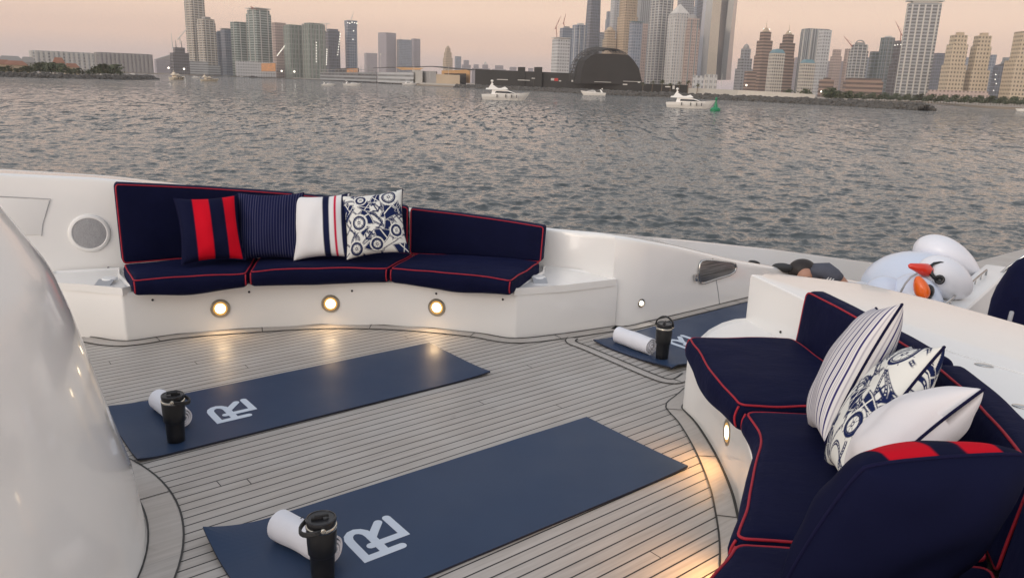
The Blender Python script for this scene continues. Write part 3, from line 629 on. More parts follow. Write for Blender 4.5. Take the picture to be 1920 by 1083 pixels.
def nautical(u, v, seed):
    r = np.random.default_rng(seed); ink = np.zeros_like(u)
    def line(x0, y0, x1, y1, wd):
        dx, dy = x1 - x0, y1 - y0; L2 = dx * dx + dy * dy + 1e-9; t = np.clip(((u - x0) * dx + (v - y0) * dy) / L2, 0, 1)
        d = np.hypot(u - x0 - t * dx, v - y0 - t * dy); return 1 - ss(wd * .6, wd * 1.4, d)
    def clear(cx, cy, rad): nonlocal ink; ink = ink * ss(rad * .95, rad * 1.05, np.hypot(u - cx, v - cy))
    # curling ropes
    for k in range(24):
        a, b, c, d = r.uniform(-1, 1, 2).tolist() + r.uniform(2, 7, 2).tolist(); ph = r.uniform(0, 6)
        q = np.abs((v - a) - .22 * np.sin(c * u + ph) - .12 * np.sin(d * u + 2 * ph)) if k % 2 else np.abs((u - a) - .22 * np.sin(c * v + ph) - .12 * np.sin(d * v + 2 * ph))
        s_ = (u if k % 2 else v); reg = band(s_, b - .55, b + .55, .03)
        ink = np.maximum(ink, reg * (1 - ss(.008, .017, np.abs(q - .022)))); ink = np.maximum(ink, reg * (1 - ss(.015, .02, q)) * (np.sin(s_ * 150) > .5))
    # sails: curved triangles filled with ink, with pale seams
    for k in range(20):
        cx, cy = r.uniform(-.95, .95, 2); s = r.uniform(.20, .42); a = r.uniform(0, 6.28); x = ((u - cx) * math.cos(a) + (v - cy) * math.sin(a)) / s; y = (-(u - cx) * math.sin(a) + (v - cy) * math.cos(a)) / s
        d = np.maximum.reduce([-y - .45 + .25 * x * x, y + 1.5 * x - .75 + .2 * y * y, y - 1.3 * x - .7 - .15 * y * y])
        ink = np.where(d < .10, 0, ink); ink = np.maximum(ink, (np.abs(d - .07) < .022) * 1.0)
        fill = (d < 0) & (np.abs(x - .25 * y - .18) > .045) & (np.abs(y + .12 - .2 * x) > .03 * (k % 2)); ink = np.maximum(ink, fill * 1.0)
    # ship's wheels
    for cx, cy, rad in ((-.45, -.02, .24), (.55, .74, .26), (-.62, -.78, .22), (.05, -.72, .2), (.72, -.35, .2), (-.35, .72, .18)):
        clear(cx, cy, rad * 1.15); d = np.hypot(u - cx, v - cy); th = np.arctan2(v - cy, u - cx)
        ring = np.maximum(1 - ss(.02, .032, np.abs(d - rad * .8)), 1 - ss(.008, .015, np.abs(d - rad * .62))); sp = (np.abs(np.sin(th * 4)) * d < .016) & (d < rad * 1.1) & (d > .03)
        ink = np.maximum(ink, np.maximum(ring, sp * 1.0)); ink = np.maximum(ink, (d < rad * .2) * 1.0 - (d < rad * .1) * 1.0)
    # anchors
    for cx, cy, s, a in ((.1, .42, .22, .5), (-.15, -.42, .2, -.8), (.85, .15, .18, 1.2), (-.85, .35, .2, .2)):
        ca, sa = math.cos(a), math.sin(a); P = lambda x, y: (cx + s * (x * ca - y * sa), cy + s * (x * sa + y * ca))
        for (x0, y0), (x1, y1) in ((P(0, -.8), P(0, .7)), (P(-.35, .45), P(.35, .45)), (P(0, -.8), P(.55, -.35)), (P(0, -.8), P(-.55, -.35))): ink = np.maximum(ink, line(x0, y0, x1, y1, .02))
    return np.clip(ink, 0, 1)
def pillow(label, kind, ctr, xdir, ydir, size, thick, seed, nres=56, dent=0.0, pipe=None, bands=((-.48, .04), (.50, .90)), puff=.10):
    """ctr: centre; xdir: along the width; ydir: up along its height"""
    x = Vector(xdir).normalized(); z = x.cross(Vector(ydir)).normalized(); y = z.cross(x)
    nres = {'print': 230, 'ticking': 150, 'pinstripe': 150}.get(kind, nres)
    s = np.linspace(-1, 1, nres); t_ = np.sin(s * math.pi / 2) * .35 + s * .65; U, Vv = np.meshgrid(t_, t_)
    hx, hy = size[0] / 2, size[1] / 2
    inn = 1 - puff * (1 - Vv ** 2) * np.abs(U) ** 3; inn2 = 1 - puff * (1 - U ** 2) * np.abs(Vv) ** 3
    if puff < 0: inn = inn * (1 + .09 * puff / .05 * (Vv ** 2) ** 3 * np.abs(U) ** 3); inn2 = inn2 * (1 + .09 * puff / .05 * (U ** 2) ** 3 * np.abs(Vv) ** 3)
    X = U * hx * inn; Y = Vv * hy * inn2
    e = np.clip((1 - U ** 2) * (1 - Vv ** 2), 0, 1); H = thick / 2 * e ** .42
    wr = np.zeros_like(H); r = np.random.default_rng(seed)
    for k in range(7):
        a = r.uniform(0, 6.28); f = r.uniform(5, 13); wr += np.sin((U * math.cos(a) + Vv * math.sin(a)) * f + r.uniform(0, 6)) / f
    H1 = H * (1 + .16 * wr) - dent * np.exp(-((U * 1.6) ** 2 + (Vv - .75) ** 2 * 3)) * thick * .5
    H2 = H * (1 + .16 * wr[::-1])
    bend = -.03 * (Vv ** 2) * hy + .02 * np.sin(U * 2 + seed) * hx * .3
    c = Vector(ctr); V = []; 
    def pt(a, b, h): return c + x * a + y * b + z * h
    for i in range(nres):
        for j in range(nres): V.append(pt(X[i, j], Y[i, j], H1[i, j] + bend[i, j]))
    off = len(V)
    for i in range(nres):
        for j in range(nres): V.append(pt(X[i, j], Y[i, j], -H2[i, j] + bend[i, j] - .0008))
    F = []
    for i in range(nres - 1):
        for j in range(nres - 1):
            a = i * nres + j; F.append((a, a + 1, a + nres + 1, a + nres)); a += off; F.append((a, a + nres, a + nres + 1, a + 1))
    b = [i for i in range(nres)] + [i * nres + nres - 1 for i in range(1, nres)] + [(nres - 1) * nres + j for j in range(nres - 2, -1, -1)] + [i * nres for i in range(nres - 2, 0, -1)]
    for k in range(len(b)): i, j = b[k], b[(k + 1) % len(b)]; F.append((i, i + off, j + off, j))
    ink2 = np.zeros_like(U)
    if kind == 'redstripe': ink = band(U, *bands[0]) + band(U, *bands[1]); inkb = np.zeros_like(U)
    elif kind == 'pinstripe': ink = np.clip((np.cos((U + 2) * 2 * np.pi * 12.5) - .72) / .25, 0, 1); inkb = ink
    elif kind == 'deckstripe': ink = band(U, .08, .30) + band(U, .72, .93); ink2 = band(U, .455, .545); inkb = np.zeros_like(U)
    elif kind == 'print': ink = nautical(U, Vv, seed); inkb = nautical(-U, Vv, seed + 5)
    elif kind == 'ticking':
        q = ((U + 2) * 7.0) % 1; ink = np.maximum((np.abs(q - .5) < .11) * 1.0, (np.abs(q - .13) < .05) * .5 + (np.abs(q - .87) < .05) * .5); inkb = ink
    else: ink = np.zeros_like(U); inkb = ink
    t = thing('pillow', label, 'pillow', tuple(c - y * hy), 0, 'scatter pillows on the two benches')
    at_ = {'ink': ('POINT', np.concatenate([ink.ravel(), inkb.ravel()])), 'ink2': ('POINT', np.concatenate([ink2.ravel(), ink2.ravel() * 0]))}
    mk('cover', V, F, PM[kind], t, smooth=True, attr=at_)
    if pipe: G().tube([V[k] for k in b[::1]], .0042, 7, closed=True).mk('piping', pipe, t, smooth=True)
    return t
PM = {k: pill_pattern(k) for k in ('redstripe', 'pinstripe', 'deckstripe', 'print', 'ticking', 'plain')}
NVP = mat('navy_cord', (.008, .008, .034), .8, vs=60, spec=.1)
def pillow_px(label, kind, BL, BR, TL, TR, thick, seed, YB, YT, **k):
    """corners seen in the photo, with the depth of the bottom and top edges"""
    a, b, c, d = gy(*BL, YB[0]), gy(*BR, YB[1]), gy(*TL, YT[0]), gy(*TR, YT[1])
    ctr = (a + b + c + d) / 4; xd = ((b - a) + (d - c)) / 2; yd = ((c - a) + (d - b)) / 2
    return pillow(label, kind, ctr, xd, yd, (xd.length * 1.05, yd.length * 1.05), thick, seed, **k)
pillow_px('navy pillow with two broad red stripes against the far back cushions', 'redstripe', (345, 490), (462, 486), (328, 377), (437, 366), .17, 1, (4.50, 4.63), (4.66, 4.82), pipe=NVP)
pillow_px('navy pinstripe pillow between the red striped and the white striped pillows', 'pinstripe', (455, 487), (566, 480), (440, 362), (567, 366), .17, 2, (4.70, 4.77), (4.89, 4.94), pipe=NVP)
pillow_px('white pillow with navy bands and one thin red line on the far bench', 'deckstripe', (565, 484), (660, 480), (537, 372), (652, 364), .17, 3, (4.74, 4.79), (4.93, 4.97), pipe=NVP)
pillow_px('navy and cream pillow printed with sails and ship wheels on the far bench', 'print', (662, 482), (770, 470), (632, 372), (746, 358), .16, 4, (4.76, 4.80), (4.94, 4.97), pipe=NVP)
# near bench: four pillows standing edge on in a row against the curved back
def pillow_n(label, kind, ctr, ang, tilt, size, thick, seed, roll=0, **k):
    """ang: plan direction the front face looks to; tilt: lean back from vertical"""
    f = Vector((math.cos(R(ang)), math.sin(R(ang)), 0)); x = Vector((-f.y, f.x, 0)); up = Vector((0, 0, 1)) * math.cos(R(tilt)) - f * math.sin(R(tilt))
    zf = x.cross(up); q = Matrix.Rotation(R(roll), 3, zf.normalized()); return pillow(label, kind, ctr, q @ x, q @ up, size, thick, seed, **k)
pillow_px('white pillow with thin navy ticking stripes, farthest on the near bench', 'ticking', (1514, 792), (1548, 826), (1640, 586), (1682, 568), .165, 11, (2.55, 2.24), (2.62, 2.30), pipe=NVP)
pillow_px('navy and cream printed pillow squeezed behind the plain white pillow', 'print', (1548, 860), (1585, 905), (1702, 660), (1758, 645), .165, 12, (2.25, 1.98), (2.35, 2.06), pipe=NVP)
pillow_px('plain white pillow with navy piping on the near bench', 'plain', (1584, 878), (1655, 905), (1752, 745), (1816, 725), .18, 13, (1.98, 1.74), (2.10, 1.84), pipe=NVP, dent=.2)
pillow_px('big navy pillow with red stripes along its top edge, nearest the viewer', 'redstripe', (1808, 1090), (1502, 1078), (1830, 842), (1574, 908), .25, 14, (1.66, 1.62), (1.52, 1.36), pipe=NVP, bands=((-.66, -.2), (.14, .70)), puff=-.02)

# ------------------------------------------------------------------ exercise mats with the monogram
def matm():
    m, t, b = NM('mat_rubber'); n = N(t); oc = n.coord()
    n.l(n.mix(n.noise(5, 4, oc), (.024, .044, .092, 1), (.031, .056, .112, 1)), b.inputs['Base Color'])
    n.l(n.rng(n.noise(3, 4, oc), .3, .7, .34, .46), b.inputs['Roughness']); b.inputs['Specular IOR Level'].default_value = .2
    n.l(n.bump(n.noise(420, 2, oc), .12, .001), b.inputs['Normal']); return m
MATM = matm(); MATE = mat('mat_edge', (.010, .014, .032), .6); LOGO = mat('pale_print', (.60, .66, .74), .6, var=.03)
def ribbon(P, wd, cap0, cap1):
    """outline of a stroke with round or square ends"""
    P = [Vector((p[0], p[1], 0)) for p in P]; L, Rr = [], []
    for i, p in enumerate(P):
        a = P[max(0, i - 1)]; b = P[min(len(P) - 1, i + 1)]; d = (b - a).normalized(); nn = Vector((-d.y, d.x, 0)); L.append(p + nn * wd / 2); Rr.append(p - nn * wd / 2)
    o = list(L)
    if cap1:
        d = (P[-1] - P[-2]).normalized(); nn = Vector((-d.y, d.x, 0)); o += [P[-1] + (nn * math.cos(a) + d * math.sin(a)) * wd / 2 for a in np.linspace(0, math.pi, 9)[1:-1]]
    o += Rr[::-1]
    if cap0:
        d = (P[0] - P[1]).normalized(); nn = Vector((-d.y, d.x, 0)); o += [P[0] + (nn * math.cos(a) + d * math.sin(a)) * wd / 2 for a in np.linspace(0, math.pi, 9)[1:-1]]
    return o
def build_mat(label, x, y, a, curl, seed, L=1.772, W=.61, th=.0085):
    t = thing('exercise_mat', label, 'exercise mat', (x, y, 0), 0, 'navy exercise mats laid out on the deck')
    ca, sa = math.cos(a), math.sin(a); nu, nv = 72, 26
    def top(u, v):
        z = .0095
        for (cu, cv, am, rad) in curl:
            d = math.hypot(u - cu, v - cv); z += am * max(0, 1 - d / rad) ** 2
        z += .0012 * (1 + mnoise.noise(Vector((u * 4, v * 4, seed)))); return z
    def P(u, v, dz=0): return Vector((x + u * ca + v * sa, y + u * sa - v * ca, top(u, v) + dz))
    V = [P(L * i / nu, W * j / nv) for i in range(nu + 1) for j in range(nv + 1)]; n = len(V); m1 = nv + 1
    V += [p - Vector((0, 0, th)) for p in V]
    F = [(i * m1 + j, i * m1 + j + 1, (i + 1) * m1 + j + 1, (i + 1) * m1 + j) for i in range(nu) for j in range(nv)]; F += [tuple(n + k for k in f[::-1]) for f in F]
    mi = [0] * (len(F) // 2) + [1] * (len(F) // 2)
    bd = [j for j in range(m1)] + [i * m1 + nv for i in range(1, nu + 1)] + [nu * m1 + j for j in range(nv - 1, -1, -1)] + [i * m1 for i in range(nu - 1, 0, -1)]
    for k in range(len(bd)): i, j = bd[k], bd[(k + 1) % len(bd)]; F.append((i, j, j + n, i + n)); mi.append(1)
    fixn(mk('pad', V, F, MATM, t, mats=[MATM, MATE], mi=mi))
    # monogram, measured on the mat: u along it, up towards its far edge
    ox, oy = .373, .437; gl = G(); w_ = .031
    stem = [(.0155, 0), (.0155, .06), (.0155, .12), (.017, .145), (.025, .166), (.040, .179), (.056, .182), (.072, .174), (.084, .158), (.088, .135), (.088, .08), (.088, .0155)]
    S = [(stem, 0, 0), ([(.0, .0155), (.08, .0155), (.148, .0155)], 0, 1), ([(.063, .0745), (.12, .0745), (.205, .0745)], 1, 0), ([(.1895, .060), (.1895, .12), (.1895, .197)], 0, 1), ([(.082, .108), (.118, .151), (.150, .187)], 0, 1)]
    for k, (pts, c0, c1) in enumerate(S):
        ol = ribbon(pts, w_, c0, c1); z = .0009 + .00018 * k
        lo = [P(ox + p.x, oy - p.y, z - .0006) for p in ol]; hi = [P(ox + p.x, oy - p.y, z) for p in ol]; q = len(ol)
        gl.add(lo + hi, [list(range(q, 2 * q))] + [(i, (i + 1) % q, q + (i + 1) % q, q + i) for i in range(q)])
    me = gl.mk('monogram', LOGO, t)
    bm = bmesh.new(); bm.from_mesh(me.data); bmesh.ops.triangulate(bm, faces=[f for f in bm.faces if len(f.verts) > 4]); bmesh.ops.recalc_face_normals(bm, faces=bm.faces); bm.to_mesh(me.data); bm.free()
    return t, P
m1, PA = build_mat('large navy exercise mat nearest the viewer, in the foreground', -1.0109, 2.3146, .6732, [(0, 0, .045, .24), (0, .61, .03, .25), (1.77, .61, .008, .3)], 1)
m2, PB = build_mat('navy exercise mat lying on the deck in front of the far bench', -1.8634, 3.3091, .6802, [(0, 0, .02, .3), (0, .61, .012, .12), (1.77, .61, .012, .25)], 2)
m3, PC = build_mat('navy exercise mat running behind the near bench along the bulwark', .5088, 4.5393, .7019, [(0, 0, .016, .18), (.05, .61, .03, .35)], 3)

# ------------------------------------------------------------------ tumblers and rolled towels
CUP = mat('matt_black_enamel', (.012, .012, .013), .38, var=.1, vs=30, bump=.05, bs=900, bd=.0005); LID = mat('black_lid', (.016, .016, .018), .28); BAND = mat('brushed_band', (.62, .58, .50), .25, 1)
def tumbler(label, p, hang, up):
    t = thing('tumbler', label, 'tumbler', (p.x, p.y, p.z), 0, 'black insulated tumblers on the mats')
    o = fixn(G().lathe([(.0335, 0), (.0355, .003), (.0365, .03), (.0385, .086), (.0395, .088), (.0435, .094), (.0455, .13), (.0470, .172), (.0465, .176)], p, 40).mk('cup', CUP, t)); smooth_angle(o, 45)
    fixn(G().lathe([(.0455, .176), (.0475, .177), (.0478, .187), (.0455, .189)], p, 40).mk('steel_band', BAND, t, smooth=True))
    li = fixn(G().lathe([(.0445, .188), (.0455, .197), (.0465, .205), (.0455, .210), (.042, .2115), (.040, .2085), (.001, .2075)], p, 40).mk('lid', LID, t)); smooth_angle(li, 45)
    d = Vector((math.cos(R(hang)), math.sin(R(hang)), 0)); e = Vector((-d.y, d.x, 0))
    q = G().box(tuple(p + d * .012 + Vector((0, 0, .2115))), (.036, .014, .008), R(hang)); q.tube([p - d * .02 + Vector((0, 0, .212)), p - d * .02 + Vector((0, 0, .217)), p + d * .02 + Vector((0, 0, .217))], .0045, 8); bevel(q.mk('spout', DARK, li), .002)
    hz = p.z + .192; pts = []
    for k in range(13):
        a = math.pi * k / 12; rr = .060 if up else .056
        w_ = math.cos(a) * .050; h_ = math.sin(a) ** .8 * rr
        if up: pts.append(Vector((p.x, p.y, hz)) + e * w_ * (1 if abs(math.cos(a)) > .8 else .92) + Vector((0, 0, h_ * 1.02)) + d * h_ * .12)
        else: pts.append(Vector((p.x, p.y, hz)) + e * w_ + d * h_ * 1.15 + Vector((0, 0, -.018 * math.sin(a))))
    V = []; 
    hd = G()
    for s_ in (-1, 0, 1): hd.tube([q_ + (d if up else Vector((0, 0, 1))) * s_ * .0045 for q_ in pts], .0042, 8)
    hb = hd.mk('handle', DARK, t, smooth=True)
    for sg in (-1, 1):
        fixn(G().lathe([(.009, 0), (.009, .005), (.006, .007), (.001, .0075)], Vector((p.x, p.y, hz)) + e * sg * .047, 14, e * sg).mk('hinge', BAND, hb))
    return t
def on(Pf, u, v): q = Pf(u, v); q.z += .0005; return q
tumbler('black tumbler on the foreground mat, cut by the bottom edge of the photo', on(PA, .232, .430), 200, False)
tumbler('black tumbler on the middle mat with its handle folded beside the lid', on(PB, .178, .505), 20, False)
tumbler('black tumbler with its handle raised on the mat by the bulwark', on(PC, .100, .455), 250, True)
def towel(label, Pf, a, b, r, seed):
    pa, pb = on(Pf, *a), on(Pf, *b); ax = (pb - pa); L = ax.length; ax.normalize(); sd = Vector((-ax.y, ax.x, 0)).normalized()
    prof = []; turns = 3.4; ns = 90
    for k in range(ns):
        th = 2 * math.pi * turns * k / (ns - 1); rr = r * (.20 + .80 * k / (ns - 1)); prof.append((rr * math.cos(th + 2.1), rr * math.sin(th + 2.1)))
    prof = [(x_, max(-r * .93, y_)) for x_, y_ in prof]
    nl = 22; V = []; rnd = random.Random(seed)
    th = .0042
    for side in (0, 1):
        for i in range(nl + 1):
            f = i / nl
            for k, (x_, y_) in enumerate(prof):
                x2, y2 = prof[min(ns - 1, k + 1)]; x1, y1 = prof[max(0, k - 1)]; tx, ty = x2 - x1, y2 - y1; l_ = math.hypot(tx, ty) or 1; nx, ny = ty / l_, -tx / l_
                o = th * (1 if side else -1) * .8; sc_ = 1 + .035 * mnoise.noise(Vector((f * 3, k * .08, seed))) + .02 * math.sin(f * 9 + seed)
                tele = (.012 * (1 - k / ns) if i == nl else 0) + .006 * mnoise.noise(Vector((k * .15, seed, i))) * (1 if i in (0, nl) else 0)
                V.append(pa + ax * (L * f + tele) + sd * (x_ + nx * o) * sc_ + Vector((0, 0, r * .93 + (y_ + ny * o) * sc_ + .003)))
    n1 = (nl + 1) * ns; F = []
    for i in range(nl):
        for k in range(ns - 1):
            q = i * ns + k; F.append((q, q + 1, q + ns + 1, q + ns)); q += n1; F.append((q, q + ns, q + ns + 1, q + 1))
    for i in (0, nl):
        for k in range(ns - 1): q = i * ns + k; F.append((q, q + 1, q + 1 + n1, q + n1))
    for k in (0, ns - 1):
        for i in range(nl): q = i * ns + k; F.append((q, q + ns, q + ns + n1, q + n1))
    o = fixn(mk('rolled_towel', V, F, WHITEFAB, None, smooth=True)); smooth_angle(o, 50)
    o.data.transform(Matrix.Translation(-pa)); o.location = pa
    return tag(o, label, 'towel', 'rolled white towels on the mats')
tw = towel('rolled white towel with small grey lettering on the foreground mat', PA, (.212, .14), (.285, .385), .052, 1)
towel('rolled white towel mostly hidden behind the tumbler on the middle mat', PB, (.215, .12), (.24, .395), .047, 2)
towel('rolled white towel lying beside the raised handle tumbler by the bulwark', PC, (.125, .09), (.115, .365), .050, 3)
# embroidery on the foreground towel: a few short dark strokes
q = G()
for (x0, y0, x1, y1) in ((565, 967, 572, 966), (570, 974, 573, 971), (572, 978, 575, 983), (575, 983, 580, 982), (580, 978, 582, 984), (583, 981, 587, 983), (564, 971, 569, 968)):
    P_ = []
    for (x, y) in ((x0, y0), (x1, y1)):
        d = ray(x, y); pa, pb = on(PA, .212, .14), on(PA, .285, .385); ax = (pb - pa).normalized(); o_ = CW - (pa + Vector((0, 0, .052))); dd = d - ax * d.dot(ax); oo = o_ - ax * o_.dot(ax)
        A_, B_, C_ = dd.dot(dd), 2 * dd.dot(oo), oo.dot(oo) - .0555 ** 2; D_ = B_ * B_ - 4 * A_ * C_
        if D_ > 0: P_.append(CW + d * ((-B_ - math.sqrt(D_)) / (2 * A_)))
    if len(P_) == 2: q.tube(P_, .0016, 5)
if q.V: q.mk('embroidery', DARK, tw)
# ------------------------------------------------------------------ side deck: swans, locker, cover, person
VIN = mat('white_vinyl', (.76, .77, .82), .3, var=.02, vs=3, coat=.3); VIN2 = mat('blue_white_vinyl', (.62, .68, .80), .3, var=.03, vs=3, coat=.3)
REDV = mat('red_vinyl', (.70, .035, .015), .3, var=.05, coat=.3); ORV = mat('orange_vinyl', (.80, .13, .01), .3, var=.05, coat=.3); BLK = mat('black_vinyl', (.012, .012, .014), .3)
side = mk('side_deck', [(1.9, 5.9, -.62), (3.2, 4.2, -.62), (9.5, 6.5, -.62), (9.5, 13, -.62), (2.6, 7.4, -.62)], [(0, 1, 2, 3, 4)], TEAKM); tag(side, 'lower side deck behind the coaming', kind='structure')
def at(x, y, Y): return gy(x, y, Y)
def ell(c, ax, up, r, n=28, m=18, shp=None):
    """egg along ax: r = (length, width, height) half sizes; shp(t) scales the section"""
    ax = Vector(ax).normalized(); sd = ax.cross(Vector(up)).normalized(); u2 = sd.cross(ax); V = []
    for i in range(m + 1):
        t = -math.cos(math.pi * i / m); rr = math.sqrt(max(0, 1 - t * t)) * (shp(t) if shp else 1)
        for k in range(n):
            a = 2 * math.pi * k / n; V.append(Vector(c) + ax * t * r[0] + sd * rr * r[1] * math.cos(a) + u2 * rr * r[2] * math.sin(a))
    return V, [(i * n + k, i * n + (k + 1) % n, (i + 1) * n + (k + 1) % n, (i + 1) * n + k) for i in range(m) for k in range(n)]
YS = 6.4; PX = at(1700, 520, YS); ppm = FPX / (PX - CW).dot(FW)     # pixels per metre at the swans
def dirpx(dx, dy): return (RT * dx - UP * dy).normalized()
s1 = thing('inflatable_swan', 'white inflatable swan with a red beak and black eye band on the side deck', 'inflatable', tuple(at(1730, 560, YS) - Vector((0, 0, .3))))
G().add(*ell(at(1708, 538, YS + .75), RT, UP, (96 / ppm, .5, 76 / ppm))).mk('body', VIN2, s1, smooth=True)
hd_c = at(1772, 522, YS - .25)
G().add(*ell(hd_c, dirpx(52, 30), UP, (52 / ppm, .15, 36 / ppm), shp=lambda t: 1 - .10 * t)).mk('head', VIN, s1, smooth=True)
bk = G().tube([at(1742, 508, YS - .30), at(1735, 506, YS - .33), at(1725, 503, YS - .35), at(1714, 500, YS - .36), at(1706, 498, YS - .36), at(1703, 497, YS - .36)], [10 / ppm, 12 / ppm, 9.5 / ppm, 6.5 / ppm, 4.5 / ppm, 1 / ppm], 14)
bk.mk('beak', REDV, s1, smooth=True)
F0 = (CW - hd_c).normalized()
def onhead(x, y, c=hd_c, push=.0):    # rough front surface of the head
    a = dirpx(52, 30); d = ray(x, y); p = CW + d * (((c - CW).dot(FW)) / d.dot(FW)); off = p - c; u = off.dot(a) / (52 / ppm); v = (off - a * off.dot(a)).length / (36 / ppm)
    return p + F0 * (.012 + .15 * math.sqrt(max(0, 1 - min(1, u * u + v * v))) + .006 + push)
G().tube([onhead(*q) for q in ((1790, 500), (1776, 494), (1763, 492), (1752, 494), (1746, 499), (1745, 506), (1747, 514), (1752, 520), (1758, 524))], [.004, .006, .008, .011, .014, .016, .017, .016, .012], 8).mk('eye_band', BLK, s1, smooth=True)
ec = onhead(1762, 524); fixn(G().lathe([(.001, .004), (.018, .004), (.019, .010), (.038, .010), (.039, 0)], ec, 20, F0).mk('eye', BLK, s1, smooth=True))
G().add(*ell(at(1778, 488, YS + 1.0), dirpx(54, 34), UP, (76 / ppm, .24, 36 / ppm), shp=lambda t: 1.05 - .30 * t)).mk('wing', VIN, s1, smooth=True)
s2 = thing('inflatable_swan', 'bluish white inflatable swan with an orange beak, in front of the red beaked one', 'inflatable', tuple(at(1700, 580, YS - .4) - Vector((0, 0, .3))))
G().add(*ell(at(1715, 553, YS - .25), RT, UP, (44 / ppm, .2, 40 / ppm))).mk('body', VIN2, s2, smooth=True)
G().add(*ell(at(1655, 548, YS - .15), dirpx(20, -8), UP, (34 / ppm, .16, 30 / ppm))).mk('wing', VIN2, s2, smooth=True)
G().add(*ell(at(1742, 560, YS - .42), dirpx(20, 40), UP, (42 / ppm, .10, 20 / ppm))).mk('head', VIN2, s2, smooth=True)
G().add(*ell(at(1727, 539, YS - .52), dirpx(-10, -30), UP, (21 / ppm, .06, 10.5 / ppm), shp=lambda t: 1.1 - .25 * t)).mk('beak', ORV, s2, smooth=True)
G().add(*ell(at(1737, 549, YS - .50), dirpx(-12, 20), UP, (16 / ppm, .06, 11 / ppm))).mk('beak_base', BLK, s2, smooth=True)
q = [at(x, y, YS - .47) for x, y in ((1688, 549), (1697, 532), (1708, 519), (1720, 512))]; G().tube(q, .008, 6).mk('seam', GREY, s2, smooth=True)
# white locker with a hand rail
zl = -.05; A, B, Cc, D = g(1752, 568, zl), g(1847, 494, zl), g(1901, 501, zl), g(1818, 576, zl)
A = A - (B - A) * .4; D = D - (Cc - D) * .4
lock = thing('locker', 'long white deck locker with a steel hand rail, right of the inflatable swans', 'locker', tuple((A + Cc) / 2 - Vector((0, 0, .55))))
bx = fixn(mk('box', [v - Vector((0, 0, .42)) for v in (A, B, Cc, D)] + [A, B, Cc, D], [(3, 2, 1, 0), (4, 5, 6, 7), (0, 1, 5, 4), (1, 2, 6, 5), (2, 3, 7, 6), (3, 0, 4, 7)], GELM, lock)); bevel(bx, .035, 3)
r0, r1 = g(1769, 572, zl + .05), g(1850, 506, zl + .05); rl = G(); rl.tube([r0 - Vector((0, 0, .05)), r0, r1, r1 - Vector((0, 0, .05))], .009, 8)
for i in range(1, 7): p = r0.lerp(r1, i / 7); rl.tube([p, p - Vector((0, 0, .06))], .007, 6)
rl.mk('hand_rail', STEEL, lock, smooth=True)
# navy canvas cover and a rod
cv = G().add(*ell(at(1938, 642, 5.3), UP, RT, (.62, .32, .28))); o = cv.mk('canvas_cover', NAVY, None, smooth=True)
for v in o.data.vertices: v.co += v.normal * .02 * mnoise.noise(v.co * 7)
tag(o, 'dark navy canvas cover bulging at the right edge beyond the coaming', 'cover')
o = G().tube([at(1868, 520, 7.2), at(1890, 501, 7.2), at(1935, 470, 7.0)], .014, 8).mk('boat_hook', STEEL, None, smooth=True); tag(o, 'slim steel pole slanting up from the white locker at the right edge', 'pole')
o = G().lathe([(.014, 0), (.014, .10), (.009, .107), (.001, .108)], at(1890, 612, 5.0), 12, dirpx(8, -30)).mk('post', GREY, None, smooth=True); tag(o, 'short grey post in front of the navy canvas cover', 'post')

# person reclining in the side deck recess, only the top of the head and a sleeve showing
SKIN = mat('skin', (.42, .22, .15), .5, var=.1, vs=20); HAIR = mat('dark_hair', (.018, .012, .010), .55, vs=60, bump=.5, bs=160, bd=.004); JKT = mat('grey_jacket', (.07, .075, .10), .8, var=.15, vs=15)
YP = 6.05; hc = at(1506, 513, YP); k_ = (hc - CW).dot(FW) / FPX
per = thing('person', 'person lying back in a grey jacket with white striped cuffs, only hair and forehead showing', 'person', tuple(hc - Vector((0, 0, .5))))
def skin_body(name, verts, edges, radii, m, parent, root=0):
    me = bpy.data.meshes.new(name); me.from_pydata([tuple(v) for v in verts], edges, []); o = bpy.data.objects.new(name, me); COL.objects.link(o)
    sm = o.modifiers.new('s', 'SKIN'); sm.use_smooth_shade = True
    for i, r_ in enumerate(radii): me.skin_vertices[0].data[i].radius = (r_, r_)
    me.skin_vertices[0].data[root].use_root = True
    o.modifiers.new('d', 'SUBSURF').levels = 2; o.modifiers['d'].render_levels = 2
    me.materials.append(m)
    if parent: o.parent = parent; o.matrix_parent_inverse = wm(parent).inverted()
    return o
ax = Vector((.77, .64, 0)); nr = Vector((.64, -.77, 0))
nk = hc + ax * .10 + Vector((0, 0, -.16)); pv = hc + ax * .52 + Vector((0, 0, -.40))
J = [pv, pv.lerp(nk, .5), nk.lerp(pv, .12), nk, hc + Vector((0, 0, -.02)), hc + Vector((0, 0, .055)),
     nk + nr * .16 + Vector((0, 0, -.05)), at(1548, 508, YP - .1), at(1571, 522, YP - .12), at(1590, 545, YP - .12),
     nk - nr * .18 + Vector((0, 0, -.06)), nk - nr * .22 + ax * .25 + Vector((0, 0, -.12)), nk - nr * .1 + ax * .45 + Vector((0, 0, -.16)),
     pv + nr * .1 + ax * .02, pv + nr * .12 + ax * .40 + Vector((0, 0, .12)), pv + nr * .12 + ax * .75 + Vector((0, 0, -.1)),
     pv - nr * .1 + ax * .02, pv - nr * .12 + ax * .40 + Vector((0, 0, .12)), pv - nr * .12 + ax * .75 + Vector((0, 0, -.1))]
E_ = [(0, 1), (1, 2), (2, 3), (3, 4), (4, 5), (2, 6), (6, 7), (7, 8), (8, 9), (2, 10), (10, 11), (11, 12), (0, 13), (13, 14), (14, 15), (0, 16), (16, 17), (17, 18)]
skin_body('body', J, E_, [.15, .15, .13, .06, .075, .06, .075, .06, .05, .045, .075, .06, .045, .09, .075, .055, .09, .075, .055], SKIN, per)
